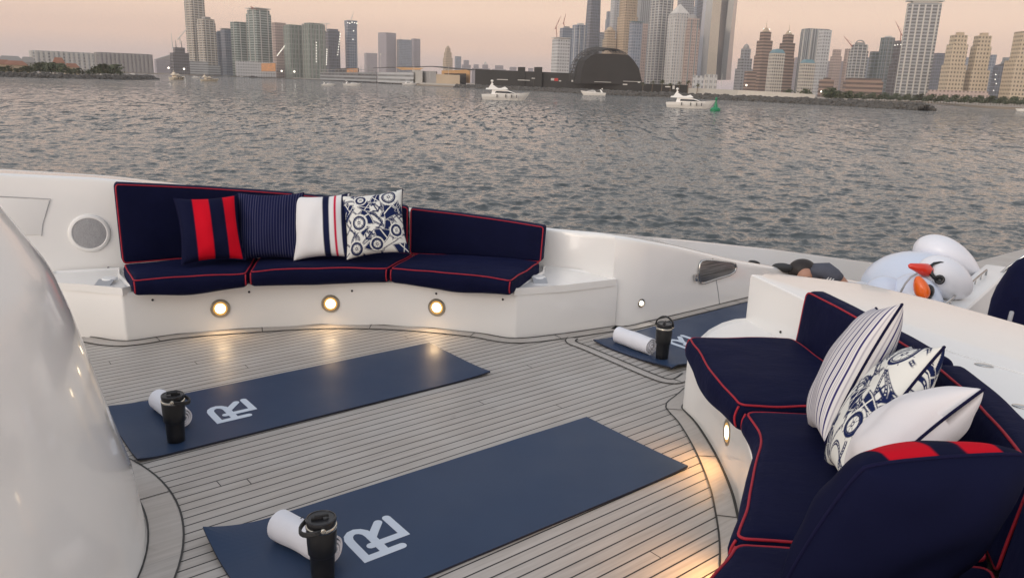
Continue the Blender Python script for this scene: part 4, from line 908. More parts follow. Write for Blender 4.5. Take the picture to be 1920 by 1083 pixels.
G().add(*ell(at(1504, 506, YP + .01), UP, RT, (.09, .098, .11))).mk('hair', HAIR, per, smooth=True)
G().add(*ell(at(1509, 516, YP - .06), UP, RT, (.068, .06, .062))).mk('face', SKIN, per, smooth=True)
for dx in (-7, 5): G().ball(at(1511 + dx, 520, YP - .12), (.014, .008, .006), 10, 6).mk('eye', HAIR, per)
jk = G(); jk.tube([nk + nr * .10 + Vector((0, 0, -.03)), at(1527, 503, YP - .05), at(1548, 508, YP - .1), at(1563, 517, YP - .12), at(1570, 524, YP - .12)], [.08, .075, .072, .062, .058], 14)
jk.tube([pv, pv.lerp(nk, .5), nk.lerp(pv, .1)], [.19, .18, .14], 14); jk.mk('jacket', JKT, per, smooth=True)
st = G()
for f in (.25, .5, .75):
    a = at(1556, 512, YP - .1).lerp(at(1570, 524, YP - .12), f); st.tube([a + dirpx(math.cos(t), math.sin(t)) * .0 + (dirpx(12, -14) * math.cos(t) + F0 * math.sin(t)) * .067 for t in np.linspace(-.4, 3.4, 12)], .005, 6)
st.mk('cuff_stripes', mat('white_cloth', (.7, .7, .7), .8), per, smooth=True)
o = G().add(*ell(at(1468, 502, YP + .05), dirpx(20, 3), UP, (20 * k_, .10, 9 * k_))).mk('head_cushion', mat('dark_grey_cloth', (.035, .037, .04), .8), None, smooth=True); tag(o, 'dark grey head cushion behind the hair of the reclining person', 'cushion')
o = G().add(*ell(at(1414, 492, 6.05), dirpx(20, 4), UP, (11 * k_, .04, 4 * k_))).mk('bag', DARK, None, smooth=True); tag(o, 'small black bag peeping over the inner bulwark, left of the head cushion', 'bag')

# ------------------------------------------------------------------ boats
BW = mat('boat_white', (.88, .85, .80), .35, var=.03, coat=.3); BGL = mat('boat_glass', (.02, .022, .025), .15); BCR = mat('boat_cream', (.70, .60, .46), .4, var=.05)
def wpt(px, D):      # on the water at pixel column px, D metres off
    d = ray(px, 160); h = Vector((d.x, d.y, 0)).normalized() * D; return Vector((h.x, h.y, WZ))
def yacht(label, px, py, wpx, rz, kind='fly', col=None, D=None, ppl=None):
    """px: middle of the hull, py: its waterline, wpx: seen length; rz: turn of the bow, 0 = bow to the right of the viewer"""
    p = g(px, py, WZ) if D is None else wpt(px, D); D = math.hypot(p.x, p.y); yaw = -math.atan2(p.x, p.y) + R(rz)
    L = wpx / FPX * D / max(.35, abs(math.cos(R(rz)))) ; c = col or BW
    t = thing('motor_yacht', label, 'yacht', (p.x, p.y, WZ), yaw, 'white motor boats on the water')
    st = [(-.5, .13, .105), (-.46, .135, .11), (-.2, .145, .12), (.1, .14, .135), (.3, .105, .15), (.42, .055, .165), (.5, .004, .175)]
    V = []; F = []
    for x, b, h in st:
        k0 = .13 * max(0, (x + .1) / .6) ** 1.5 - (.03 if x < -.45 else 0); x0, x1 = (x - k0) * L, (x - k0 * .35) * L
        V += [(x0, -b * L * .72, -.02 * L), (x1, -b * L * .95, h * L * .55), (x * L, -b * L, h * L), (x * L, b * L, h * L), (x1, b * L * .95, h * L * .55), (x0, b * L * .72, -.02 * L)]
    for i in range(len(st) - 1):
        for k in range(6): F.append((i * 6 + k, i * 6 + (k + 1) % 6, (i + 1) * 6 + (k + 1) % 6, (i + 1) * 6 + k))
    F += [(0, 1, 2, 3, 4, 5), tuple(range((len(st) - 1) * 6, len(st) * 6))]
    fixn(mk('hull', V, F, c, t, world=False))
    def loft(name, prof, bw, m):      # side profile extruded across, narrowed at the top
        n = len(prof); zt_ = max(z for x, z in prof); zb = min(z for x, z in prof); V = []
        for s_ in (-1, 1):
            for x, z in prof: V.append((x * L, s_ * bw * L * (1 - .3 * (z - zb) / max(.001, zt_ - zb)), z * L))
        F = [list(range(n)), list(range(n, 2 * n))[::-1]] + [(i, (i + 1) % n, n + (i + 1) % n, n + i) for i in range(n)]
        return fixn(mk(name, V, F, m, t, world=False))
    if kind == 'fly':
        loft('cabin', [(-.30, .11), (-.28, .20), (.0, .205), (.10, .18), (.24, .13)], .105, c)
        loft('window_band', [(-.22, .145), (-.2, .185), (.02, .185), (.10, .165), (.18, .142)], .109, BGL)
        loft('flybridge', [(-.42, .205), (-.40, .235), (-.10, .24), (-.02, .27), (.03, .235), (.05, .215), (-.1, .20)], .10, c)
        loft('radar_arch', [(-.36, .235), (-.30, .33), (-.26, .33), (-.27, .30), (-.16, .235)], .085, c)
        G().lathe([(.012 * L, .32 * L), (.010 * L, .36 * L), (.028 * L, .365 * L), (.030 * L, .385 * L), (.012 * L, .40 * L)], (-.29 * L, 0, 0), 10).mk('radar_dome', c, t, world=False)
        for x in (-.18, .0, .12, .22): G().box((x * L, -.150 * L, .085 * L), (.013 * L, .03 * L, .06 * L)).mk('fender', BGL, t, world=False)
    elif kind == 'open':
        loft('cabin', [(-.12, .12), (-.05, .19), (.06, .20), (.28, .14)], .09, c); loft('window_band', [(-.07, .15), (-.03, .18), (.07, .18), (.2, .148)], .094, BGL)
        loft('radar_arch', [(-.38, .12), (-.30, .23), (-.25, .23), (-.30, .12)], .10, c)
        G().box((-.34 * L, 0, .26 * L), (.04 * L, .03 * L, .05 * L)).mk('lamp', c, t, world=False)
    else:
        loft('cabin', [(-.3, .11), (-.25, .22), (.05, .22), (.15, .12)], .10, c); loft('window_band', [(-.22, .155), (-.2, .195), (.03, .195), (.06, .155)], .104, BGL)
        G().tube([(-.2 * L, 0, .22 * L), (-.2 * L, 0, .34 * L)], .006 * L, 6).mk('mast', c, t, world=False)
    return t
yacht('cream white flybridge yacht with hanging fenders in front of the black hoarding', 948, 188, 88, 0)
yacht('white flybridge yacht with a radar dome just left of the green buoy', 1294, 203, 86, 0)
yacht('low white motor yacht with its bow to the left below the black dome', 1112, 179, 46, 180, 'open')
yacht('white motor yacht seen from its quarter, left of the rough wake', 394, 153, 29, 20, col=BCR)
yacht('boxy white motor yacht heading away, left of the quartered one', 334, 150, 21, 55, col=BCR)
yacht('white speedboat throwing a wake in front of the green glass towers', 616, 161, 24, 6, 'open')
yacht('sleek white motor yacht right of the speedboat with the wake', 661, 161.5, 33, 0, 'open')
yacht('small white boat off the ramp of the long low pavilion', 768, 160, 26, 5, 'small')
yacht('small white boat off the rocky point at the far left', 112, 140, 21, 0, 'small')
yacht('tiny white boat near the middle of the left rocky point', 163, 139, 11, 0, 'small')
yacht('tiny white boat off the right tip of the left rocky point', 248, 139.6, 9, 180, 'small')
yacht('tiny bluish boat between the two larger boats on the left', 368, 146.5, 14, 10, 'small')
yacht('grey boat moored below the glassy twin towers', 425, 143.5, 15, 0, 'small', GREY)
yacht('dark moored boat below the white patterned podium', 475, 146, 15, 0, 'small', DARK)
yacht('tiny white skiff between the grey and the dark moored boats', 453, 144.5, 6, 0, 'small')
yacht('white motor boat cut by the right edge of the photo', 1920, 209, 24, 180, 'open')
# wakes: thin foam sheets that lie on the water
FOAM = mat('foam', (.55, .56, .56), .8, vs=.5)
def wake(label, a, b, w0, w1):
    A_, B_ = g(*a, WZ), g(*b, WZ); d = (B_ - A_).normalized(); s = Vector((-d.y, d.x, 0)); V = []; n = 40
    for i in range(n + 1):
        f = i / n; p = A_.lerp(B_, f); w_ = (w0 + (w1 - w0) * f) * (1 + .6 * mnoise.noise(Vector((f * 14, 1, 2)))); V += [p + s * w_ + Vector((0, 0, .12)), p - s * w_ + Vector((0, 0, .12))]
    o = mk('wake', V, [(2 * i, 2 * i + 1, 2 * i + 3, 2 * i + 2) for i in range(n)], FOAM); tag(o, label, kind='stuff')
wake('foam wake trailing left behind the white speedboat', (604, 161.2), (560, 160), .9, .4)
wake('long pale wake across the water left of the speedboat', (548, 158.5), (405, 154), .5, .2)
# green buoy
GRN = mat('buoy_green', (.005, .21, .085), .4, var=.08)
p = g(1341, 208.5, WZ); D_ = math.hypot(p.x, p.y); s_ = D_ / FPX
bu = thing('buoy', 'green channel buoy with a tapering tower beside the white yacht', 'buoy', tuple(p), 0)
G().lathe([(8.8 * s_, -.5 * s_), (9 * s_, 3 * s_), (7.5 * s_, 5.5 * s_), (4.2 * s_, 7 * s_)], p, 16).mk('float', GRN, bu)
G().lathe([(4.2 * s_, 7 * s_), (1.7 * s_, 15 * s_), (1.3 * s_, 19 * s_)], p, 8).mk('tower', GRN, bu)
G().lathe([(1.9 * s_, 19 * s_), (2.2 * s_, 21 * s_), (1.2 * s_, 23.5 * s_), (.1 * s_, 24 * s_)], p, 10).mk('lantern', GRN, bu)

# ------------------------------------------------------------------ land
LZ = WZ + 1.4
def wp(px, D, z=LZ): v = wpt(px, D); v.z = z; return v
land_poly = [wp(-2600, 1950), wp(-300, 1950), wp(300, 1950), wp(530, 1900), wp(700, 1150), wp(872, 762), wp(1000, 680), wp(1153, 570), wp(1320, 528), wp(1494, 470), wp(1560, 470), wp(1600, 720), wp(1734, 930), wp(1850, 610), wp(2000, 545), wp(3000, 520), wp(5000, 900), wp(5000, 4300), wp(1800, 4300), wp(960, 4300), wp(0, 4300), wp(-2600, 4300)]
LAND = mat('sandy_ground', (.30, .25, .20), .9, var=.25, vs=.02)
bm = bmesh.new(); vs = [bm.verts.new(v) for v in land_poly]; es = [bm.edges.new((vs[i], vs[(i + 1) % len(vs)])) for i in range(len(vs))]; bmesh.ops.triangle_fill(bm, edges=es, use_beauty=True)
bmesh.ops.recalc_face_normals(bm, faces=bm.faces)
for f in bm.faces:
    if f.normal.z < 0: f.normal_flip()
n0 = len(vs); lo = [bm.verts.new(v.co - Vector((0, 0, 3))) for v in vs]
for i in range(n0): bm.faces.new((vs[i], lo[i], lo[(i + 1) % n0], vs[(i + 1) % n0]))
me = bpy.data.meshes.new('land'); bm.to_mesh(me); bm.free(); me.materials.append(LAND); o = bpy.data.objects.new('land', me); COL.objects.link(o); tag(o, 'flat sandy shore under the city', kind='structure')
hp = [wp(-900, 530), wp(-300, 530), wp(0, 528), wp(120, 535), wp(230, 560), wp(285, 640), wp(262, 760), wp(150, 830), wp(-900, 900)]
o = G().prism([(v.x, v.y) for v in hp], WZ - 1, WZ + 1.5).mk('headland', LAND); tag(o, 'low planted headland at the far left', kind='structure')
ROCK = mat('wet_rock', (.085, .08, .072), .85, var=.55, vs=.6, bump=.8, bs=1.5, bd=.3); CONC = mat('pale_concrete', (.46, .44, .40), .8, var=.1, vs=.1); CONCD = mat('dark_concrete', (.13, .125, .12), .8, var=.2, vs=.2)
def boulders(label, pts, n, width, zt_, smin, smax, m, name='rock_breakwater'):
    P = [wp(px, D) for px, D in pts]; gg = G(); r = random.Random(len(pts) * 31 + n); ps = spline(P, 200)
    for i in range(n):
        k = r.randrange(198); a = ps[k].lerp(ps[k + 1], r.random()); d = (ps[k + 1] - ps[k]).normalized(); s = Vector((-d.y, d.x, 0)); u = r.uniform(-1, 1)
        z = WZ - .2 + (zt_ - WZ) * (1 - abs(u) ** 1.4) - r.uniform(0, .4); q = r.uniform(smin, smax)
        gg.ball(a + s * u * width + Vector((0, 0, z - a.z)), (q * r.uniform(.7, 1.3), q * r.uniform(.7, 1.3), q * r.uniform(.6, 1)), 6, 4, Matrix.Rotation(r.uniform(0, 6), 3, 'Z') @ Matrix.Rotation(r.uniform(0, 1), 3, 'X'))
    V = []; core = []
    for p_ in ps[::4]: core.append(p_)
    n0 = len(core); 
    for i, p_ in enumerate(core):
        d = (core[min(n0 - 1, i + 1)] - core[max(0, i - 1)]).normalized(); s = Vector((-d.y, d.x, 0))
        V += [p_ + s * width + Vector((0, 0, WZ - .5 - p_.z)), p_ + s * width * .35 + Vector((0, 0, zt_ - .5 - p_.z)), p_ - s * width * .35 + Vector((0, 0, zt_ - .5 - p_.z)), p_ - s * width + Vector((0, 0, WZ - .5 - p_.z))]
    gg.add(V, [(4 * i + j, 4 * i + j + 1, 4 * i + 5 + j, 4 * i + 4 + j) for i in range(n0 - 1) for j in range(3)])
    o = gg.mk(name, m); tag(o, label, kind='stuff'); return o
boulders('dark boulders of the long breakwater in front of the dome and white fence', [(858, 772), (1000, 676), (1153, 566), (1320, 522), (1494, 462), (1600, 430), (1700, 398), (1753, 384)], 2600, 5.5, WZ + 2.7, .7, 1.7, ROCK)
boulders('dark boulders along the left headland', [(-200, 527), (0, 525), (120, 532), (230, 556), (286, 636)], 900, 4.5, WZ + 2.3, .7, 1.6, ROCK)
# concrete sea wall with its row of dark blocks, and the pale ramp
sw = thing('sea_wall', 'concrete sea wall with a row of dark blocks in front of the long low pavilion', 'sea wall', tuple(wp(700, 1140)))
P1 = [wp(540, 1850, WZ), wp(640, 1330, WZ), wp(715, 1090, WZ), wp(783, 930, WZ)]; P1 = spline(P1, 40)
V = []
for v in P1: V += [v + Vector((0, 0, -.5)), v + Vector((0, 0, 2.4)), v + Vector((3, 6, 2.4)), v + Vector((3, 6, -.5))]
mk('wall', V, [(4 * i + j, 4 * i + (j + 1) % 4, 4 * i + 4 + (j + 1) % 4, 4 * i + 4 + j) for i in range(39) for j in range(4)], CONC, sw)
q = G()
for i, v in enumerate(spline(P1, 80)): q.box((v.x - .8, v.y - 1.6, WZ + .7), (2.6, 2.4, 1.8), R(30 + 20 * (i % 3)))
q.mk('wave_breaker', CONCD, sw)
rp = [wp(778, 950, WZ), wp(868, 775, WZ), wp(880, 775, WZ), wp(800, 950, WZ)]
o = G().prism([(v.x, v.y) for v in rp], WZ - 1, WZ + 3.0).mk('boat_ramp', CONC); tag(o, 'pale concrete ramp wall right of the dark wave breaker blocks', 'ramp')
# ------------------------------------------------------------------ city
FA = dict(
 cream=facade('facade_cream_bands', (.52, .46, .38), (.16, .16, .15), 9, 7, 1.0, .55), creamv=facade('facade_cream_grid', (.56, .46, .33), (.17, .145, .115), 6.5, 8, .5, .5),
 grey=facade('facade_grey_bands', (.40, .39, .36), (.13, .14, .15), 10, 7, 1.0, .55), greyv=facade('facade_grey_grid', (.36, .35, .34), (.12, .13, .14), 8, 8, .6, .55),
 white=facade('facade_white_grid', (.60, .57, .52), (.22, .23, .24), 7, 8, .5, .5), whiteb=facade('facade_white_bands', (.58, .55, .50), (.24, .25, .25), 12, 7, 1.0, .5),
 green=facade('facade_green_glass', (.33, .36, .29), (.12, .16, .13), 5, 14, .55, .85), greenb=facade('facade_green_bands', (.42, .44, .38), (.12, .16, .14), 14, 7, 1.0, .6),
 blue=facade('facade_blue_glass', (.28, .30, .33), (.11, .15, .20), 7, 8, .7, .75, .12), blued=facade('facade_dark_blue_glass', (.17, .18, .20), (.075, .095, .125), 6, 9, .75, .8, .12),
 teal=facade('facade_teal_glass', (.20, .23, .23), (.10, .135, .14), 9, 9, .8, .8, .12), pink=facade('facade_pink_grid', (.46, .36, .32), (.20, .16, .15), 6, 8, .5, .55),
 brown=facade('facade_brown_bands', (.30, .205, .16), (.10, .075, .065), 11, 8, 1.0, .5), tan=facade('facade_tan_grid', (.50, .39, .27), (.15, .115, .085), 5.5, 7.5, .5, .55),
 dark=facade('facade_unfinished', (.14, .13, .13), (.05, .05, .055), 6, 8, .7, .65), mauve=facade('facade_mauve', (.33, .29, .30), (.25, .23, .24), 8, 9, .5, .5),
 glassv=facade('facade_vertical_glass', (.42, .42, .40), (.14, .16, .17), 7, 400, .6, 1.0, .12), gold=facade('facade_pale_gold', (.55, .46, .33), (.42, .36, .26), 9, 12, .6, .8, .15))
MW = mat('white_concrete', (.58, .56, .52), .7, vs=.05); MG = mat('grey_concrete', (.30, .29, .28), .7, vs=.05); MT = mat('tan_stone', (.48, .38, .27), .8, vs=.05); MD = mat('dark_steel', (.05, .05, .05), .6); MBD = mat('blue_dome', (.12, .24, .28), .35, var=.1, vs=.1); MR = mat('crane_red', (.36, .10, .07), .6); MY = mat('crane_white', (.6, .58, .54), .6)
LIT = mat('lit_lamps', (1, .95, .85), .5, emit=(1, .92, .78), es=2.2); LITO = mat('lit_orange_panel', (.9, .5, .15), .5, emit=(1, .42, .08), es=.13)
_t = LITO.node_tree; _n = N(_t); _b = _t.nodes['Principled BSDF']; _mp = _n.n('ShaderNodeMapping'); _mp.inputs['Scale'].default_value = (.25, .25, .9); _n.l(_n.coord(), _mp.inputs[0])
_n.l(_n.mix(_n.rng(_n.noise(1.0, 4, _mp.outputs[0], .7), .38, .62, 0, 1), (.10, .05, .03, 1), (1, .36, .06, 1)), _b.inputs['Emission Color']); _b.inputs['Emission Strength'].default_value = .5
_n.l(_n.mix(.5, (.2, .13, .1, 1), (.3, .15, .06, 1)), _b.inputs['Base Color'])
GR_LEFT, GR_MID, GR_RIGHT = 'towers of the left cluster', 'hazy far towers', 'towers of the right skyline'
def tower(name, label, px0, px1, ytop, D, m, yaw=25, k=.8, tiers=None, crown=None, cm=None, fins=0, fm=None, podium=None, pm=None, group=None, taper=None, extra=None, cat='tower'):
    pxc = (px0 + px1) / 2; b = wp(pxc, D); dist = (b - CW).dot(FW); W = (px1 - px0) / FPX * dist; th = R(abs(yaw)); w_ = W / (math.cos(th) + k * math.sin(th)); d_ = k * w_
    lo_, hi_ = 0, 900
    for _ in range(40):
        q = (lo_ + hi_) / 2
        if proj((b.x, b.y, b.z + q))[1] > ytop: lo_ = q
        else: hi_ = q
    H = lo_; az = math.atan2(b.x, b.y)
    t = thing(name, label, cat, tuple(b), -az + R(yaw), group)
    ch = {None: 0, 'none': 0, 'dome': .45 * w_, 'pyramid': .55 * w_, 'spire': .9 * w_, 'bluedome': .30 * w_, 'antennas': 14, 'slab': .10 * w_, 'box': .16 * w_, 'slant': .35 * w_, 'arch': .3 * w_}[crown]
    Hb = H - ch; z = 0; gg = G()
    for i, (s, f) in enumerate(tiers or [(1, 1)]):
        z1 = Hb * f; tp = taper if (taper and i == 0) else None; gg.box((0, 0, (z + z1) / 2), (w_ * s, d_ * s, z1 - z), 0, tp); z = z1
    gg.mk('body', FA[m], t, world=False); s = (tiers or [(1, 1)])[-1][0] * (taper[0] if taper and not tiers else 1); w2, d2 = w_ * s, d_ * s
    cm = cm or MW
    if crown == 'dome': c = G().lathe([(min(w2, d2) * .46 * math.cos(a), ch * .75 * math.sin(a)) for a in np.linspace(0, 1.5, 7)], (0, 0, Hb), 14); c.tube([(0, 0, Hb + ch * .7), (0, 0, Hb + ch)], w2 * .02, 5)
    elif crown == 'pyramid': c = G().box((0, 0, Hb + ch / 2), (w2 * .96, d2 * .96, ch), 0, (.05, .05))
    elif crown == 'spire': c = G().box((0, 0, Hb + ch * .18), (w2 * .7, d2 * .7, ch * .36), 0, (.35, .35)); c.tube([(0, 0, Hb + ch * .3), (0, 0, Hb + ch)], [w2 * .05, w2 * .012], 6)
    elif crown == 'bluedome': c = G().box((0, 0, Hb + ch / 2), (w2 * .98, d2 * .98, ch), 0, (.62, .62))
    elif crown == 'antennas': c = G(); [c.tube([(x * w2, 0, Hb), (x * w2, 0, Hb + ch)], [.9, .35], 5) for x in (-.28, .3)]
    elif crown == 'slab': c = G().box((0, 0, Hb + ch * .3), (w2 * .8, d2 * .8, ch * .6)).box((0, 0, Hb + ch * .8), (w2 * 1.14, d2 * 1.14, ch * .4))
    elif crown == 'box': c = G().box((w2 * .05, 0, Hb + ch / 2), (w2 * .5, d2 * .5, ch))
    elif crown == 'slant': c = G().add([(-w2 / 2, -d2 / 2, Hb), (w2 / 2, -d2 / 2, Hb), (w2 / 2, d2 / 2, Hb), (-w2 / 2, d2 / 2, Hb), (w2 / 2, -d2 / 2, Hb + ch), (w2 / 2, d2 / 2, Hb + ch)], [(0, 1, 4), (3, 5, 2), (1, 2, 5, 4), (0, 4, 5, 3)])
    elif crown == 'arch': c = G(); c.tube([(w2 * .45 * math.cos(a), 0, Hb + ch * math.sin(a)) for a in np.linspace(0, math.pi, 10)], w2 * .05, 6); c.box((0, 0, Hb + ch * .25), (w2 * .6, d2 * .5, ch * .5))
    else: c = None
    if c: fixn(c.mk('crown', cm, t, world=False))
    if fins:
        f = G()
        for i in range(fins): x = -w_ / 2 + w_ * (i + .5) / fins; f.box((x, -d_ / 2 - w_ * .012, Hb / 2), (w_ * .045, w_ * .03, Hb * .97))
        for i in range(max(1, int(fins * k))): y = -d_ / 2 + d_ * (i + .5) / max(1, int(fins * k)); f.box((-w_ / 2 - w_ * .012, y, Hb / 2), (w_ * .03, w_ * .045, Hb * .97)); f.box((w_ / 2 + w_ * .012, y, Hb / 2), (w_ * .03, w_ * .045, Hb * .97))
        f.mk('fins', fm or MW, t, world=False)
    if podium: ps_, ph = podium; G().box((0, 0, H * ph / 2), (w_ * ps_, d_ * ps_, H * ph)).mk('podium', FA[pm or 'whiteb'], t, world=False)
    if extra: extra(t, w_, d_, H, Hb)
    return t
def strings(px, D):
    """rows of site lamps: part builder; px: list of (x, y) pixels"""
    def f(t, w_, d_, H, Hb):
        gg = G(); r = D * .00055
        for x, y in px:
            d = ray(x, y); p = CW + d * (D / math.hypot(d.x, d.y)); gg.ball(p, r, 6, 4)
        gg.mk('work_lamps', LIT, t)
    return f
def line_px(a, b, n): return [(a[0] + (b[0] - a[0]) * i / (n - 1), a[1] + (b[1] - a[1]) * i / (n - 1)) for i in range(n)]
T = tower
# left cluster
T('apartment_block', 'long low pale apartment block with upright ribs above the planted headland', 72, 174, 97, 1800, 'white', 12, .25, group=GR_LEFT, cat='building', tiers=[(1, .88), (.96, 1)], fins=12)
T('apartment_block', 'long low grey apartment block between the pale block and the gap in the shore', 190, 284, 100, 2050, 'mauve', 10, .25, group=GR_LEFT, cat='building', tiers=[(1, .9), (.94, 1)], fins=13, fm=MG)
T('apartment_block', 'faint grey block with a slanting side left of the dark unfinished building', 294, 324, 102, 2300, 'mauve', 15, .5, crown='slant', cm=MG, group=GR_LEFT, cat='building')
T('unfinished_building', 'dark brown unfinished building with stepped top beside two cranes', 324, 357, 76, 1800, 'dark', 15, .8, tiers=[(1, .80), (.62, 1)], crown='antennas', cm=MD, group=GR_LEFT)
T('tower', 'tallest cream banded tower of the left cluster, cut by the top edge', 357, 392, -14, 1950, 'cream', 32, .9, crown='box', group=GR_LEFT, fins=3)
T('podium_building', 'low cream podium under the tallest tower of the left cluster', 355, 392, 115, 1880, 'whiteb', 8, .5, group=GR_LEFT, cat='building')
T('tower', 'cream banded tower with a roof box, lower neighbour of the tallest left tower', 377, 410, 32, 1900, 'cream', 32, .9, crown='box', cm=MG, tiers=[(1, .93), (.92, 1)], group=GR_LEFT, fins=3, podium=(1.25, .17))
T('tower', 'short grey blue glass tower left of the pair with white edges', 408, 426, 58, 1980, 'blue', 25, .8, group=GR_LEFT, crown='box', cm=MG)
T('tower', 'grey blue glass tower with a flat cap, just left of the green edged tower', 420, 442, 54, 1950, 'blue', 30, .9, group=GR_LEFT, crown='slab', cm=MG)
T('tower', 'green glass tower with pale vertical edges left of the crane topped tower', 439, 472, 42, 1900, 'greenb', 30, .9, group=GR_LEFT, fins=2)
T('tower', 'green banded tower with tall white slabs and a small red crane on top', 469, 513, 16, 1880, 'greenb', 34, 1, group=GR_LEFT, crown='slab', tiers=[(1, .94), (.9, 1)], fins=2)
pod = T('podium_building', 'white patterned podium with an orange lit screen in front of the green banded tower', 446, 517, 116, 1800, 'white', 4, .3, group=GR_LEFT, cat='building')
a = [gy(x, y, 1760 * math.cos(math.atan2(-.33, 1)) ) for x, y in ((490, 119), (516, 118.5), (516, 134), (490, 134))]
o = fixn(mk('screen', a + [v + Vector((0, 3, 0)) for v in a], [(0, 1, 2, 3), (7, 6, 5, 4), (0, 4, 5, 1), (1, 5, 6, 2), (2, 6, 7, 3), (3, 7, 4, 0)], LITO, pod))
T('tower', 'grey brown unfinished tower with a diagonal string of lamps', 515, 540, 43, 1850, 'pink', 24, .7, group=GR_LEFT, extra=strings(line_px((520, 104), (534, 86), 9), 1800))
T('tower', 'green unfinished tower with a pale band, left one of two', 536, 572, 47, 1800, 'green', 28, .8, group=GR_LEFT, tiers=[(1, .97), (.8, 1)], fins=4, fm=MG)
T('tower', 'green unfinished tower with two strings of lamps, right one of two', 570, 612, 44, 1780, 'green', 28, .8, group=GR_LEFT, tiers=[(1, .97), (.8, 1)], fins=4, fm=MG, extra=strings(line_px((593, 80), (593, 116), 8) + line_px((613, 93), (612, 121), 8), 1730))
T('tower', 'blue grey curved topped tower with a slanting string of lamps on its right', 612, 639, 55, 1850, 'blued', 20, .8, group=GR_LEFT, tiers=[(1, .96), (.8, 1)], extra=strings(line_px((638, 64), (633, 103), 9), 1800))
T('tower', 'lone slim unfinished tower with lamps round its top and a white crane', 649, 671, 39, 1850, 'blue', 24, .9, group=GR_LEFT, tiers=[(1, .9), (1.06, 1)], extra=strings([(652, 43), (656, 44), (660, 42), (665, 43), (669, 44), (663, 58), (662, 74)], 1800))
# hazy middle
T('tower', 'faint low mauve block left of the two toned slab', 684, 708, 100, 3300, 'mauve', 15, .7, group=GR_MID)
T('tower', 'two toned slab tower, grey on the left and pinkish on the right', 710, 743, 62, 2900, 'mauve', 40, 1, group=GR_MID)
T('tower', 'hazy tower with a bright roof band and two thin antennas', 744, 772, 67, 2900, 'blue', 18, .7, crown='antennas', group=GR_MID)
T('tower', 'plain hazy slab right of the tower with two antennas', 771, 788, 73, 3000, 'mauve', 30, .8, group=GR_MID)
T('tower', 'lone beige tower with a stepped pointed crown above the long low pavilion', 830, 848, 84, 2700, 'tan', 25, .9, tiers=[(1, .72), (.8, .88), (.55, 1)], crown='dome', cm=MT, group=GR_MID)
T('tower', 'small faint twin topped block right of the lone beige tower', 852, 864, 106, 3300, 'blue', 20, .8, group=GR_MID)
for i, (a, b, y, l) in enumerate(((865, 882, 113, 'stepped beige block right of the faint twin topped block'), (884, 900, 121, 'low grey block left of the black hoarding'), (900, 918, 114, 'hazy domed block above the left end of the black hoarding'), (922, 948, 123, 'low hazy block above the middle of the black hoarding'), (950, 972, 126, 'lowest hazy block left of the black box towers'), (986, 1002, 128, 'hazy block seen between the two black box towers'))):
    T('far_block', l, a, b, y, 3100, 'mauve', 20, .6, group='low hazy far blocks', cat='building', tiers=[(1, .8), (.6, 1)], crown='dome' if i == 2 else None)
# right skyline, centre
T('tower', 'white tower with an overhanging roof slab left of the lattice vault', 1032, 1065, 71, 1500, 'white', 28, .9, crown='slab', group=GR_RIGHT)
T('unfinished_building', 'unfinished tower with a blue band and cranes behind the white overhanging roof', 1045, 1068, 50, 1900, 'blue', 22, .9, group=GR_RIGHT, crown='box', cm=MG)
T('tower', 'pale glass tower with a white roof box behind the lattice vault', 1068, 1095, 44, 1800, 'blue', 30, .9, crown='box', group=GR_RIGHT, fins=2)
T('tower', 'tapering slate blue tower rising out of the frame left of the dome top', 1088, 1122, -40, 1900, 'blued', 28, .9, taper=(.62, .7), group=GR_RIGHT)
T('tower', 'small grey tower between the tapering slate one and the beige domed one', 1115, 1128, 61, 2100, 'greyv', 25, .9, group=GR_RIGHT)
T('tower', 'beige tower with a rounded top left of the white lattice edged tower', 1125, 1150, 48, 1800, 'tan', 25, .9, crown='dome', cm=MT, group=GR_RIGHT, tiers=[(1, .85), (.8, 1)])
T('tower', 'white tower with a dotted blue edge, cut by the top of the photo', 1136, 1155, -12, 2000, 'white', 32, .9, group=GR_RIGHT, fins=2)
T('tower', 'tall beige tower with a belt halfway up above the black dome', 1150, 1187, -22, 1800, 'tan', 30, .95, tiers=[(1, .72), (.86, 1)], group=GR_RIGHT, fins=3, fm=MT)
T('tower', 'blue tower with a curved pale cap above the right half of the dome', 1173, 1197, 41, 1600, 'blue', 22, .9, crown='slab', cm=MBD, group=GR_RIGHT)
T('tower', 'pinkish tower on the right side of the blue capped tower', 1192, 1207, 45, 1650, 'pink', 30, .9, group=GR_RIGHT)
T('tower', 'grey tower with pointed shoulders behind the blue capped tower', 1183, 1214, -20, 2100, 'glassv', 25, .8, group=GR_RIGHT)
T('tower', 'narrow beige tower squeezed between two tall grey towers', 1209, 1220, 15, 2200, 'tan', 25, .9, group=GR_RIGHT)
T('tower', 'tall grey tower with a pale left face directly right of the dome', 1209, 1250, -45, 1700, 'grey', 40, 1, group=GR_RIGHT, fins=3, fm=MW)
T('tower', 'white striped tower with a white pyramid crown', 1243, 1283, 8, 1650, 'white', 30, .95, crown='pyramid', group=GR_RIGHT, fins=5, tiers=[(1, .94), (.9, 1)])
T('tower', 'grey tower rising behind the pyramid crowned one, out of the frame', 1258, 1288, -25, 2100, 'greyv', 25, .9, group=GR_RIGHT)
T('tower', 'pinkish tower with a small dark dome right of the pyramid crowned tower', 1271, 1303, 24, 1650, 'pink', 28, .95, crown='dome', cm=MG, tiers=[(1, .86), (.85, 1)], group=GR_RIGHT, fins=2, fm=MBD)
T('tower', 'dark narrow tower with a flat top left of the shiny twin giants', 1299, 1318, 36, 1800, 'dark', 25, .9, group=GR_RIGHT)
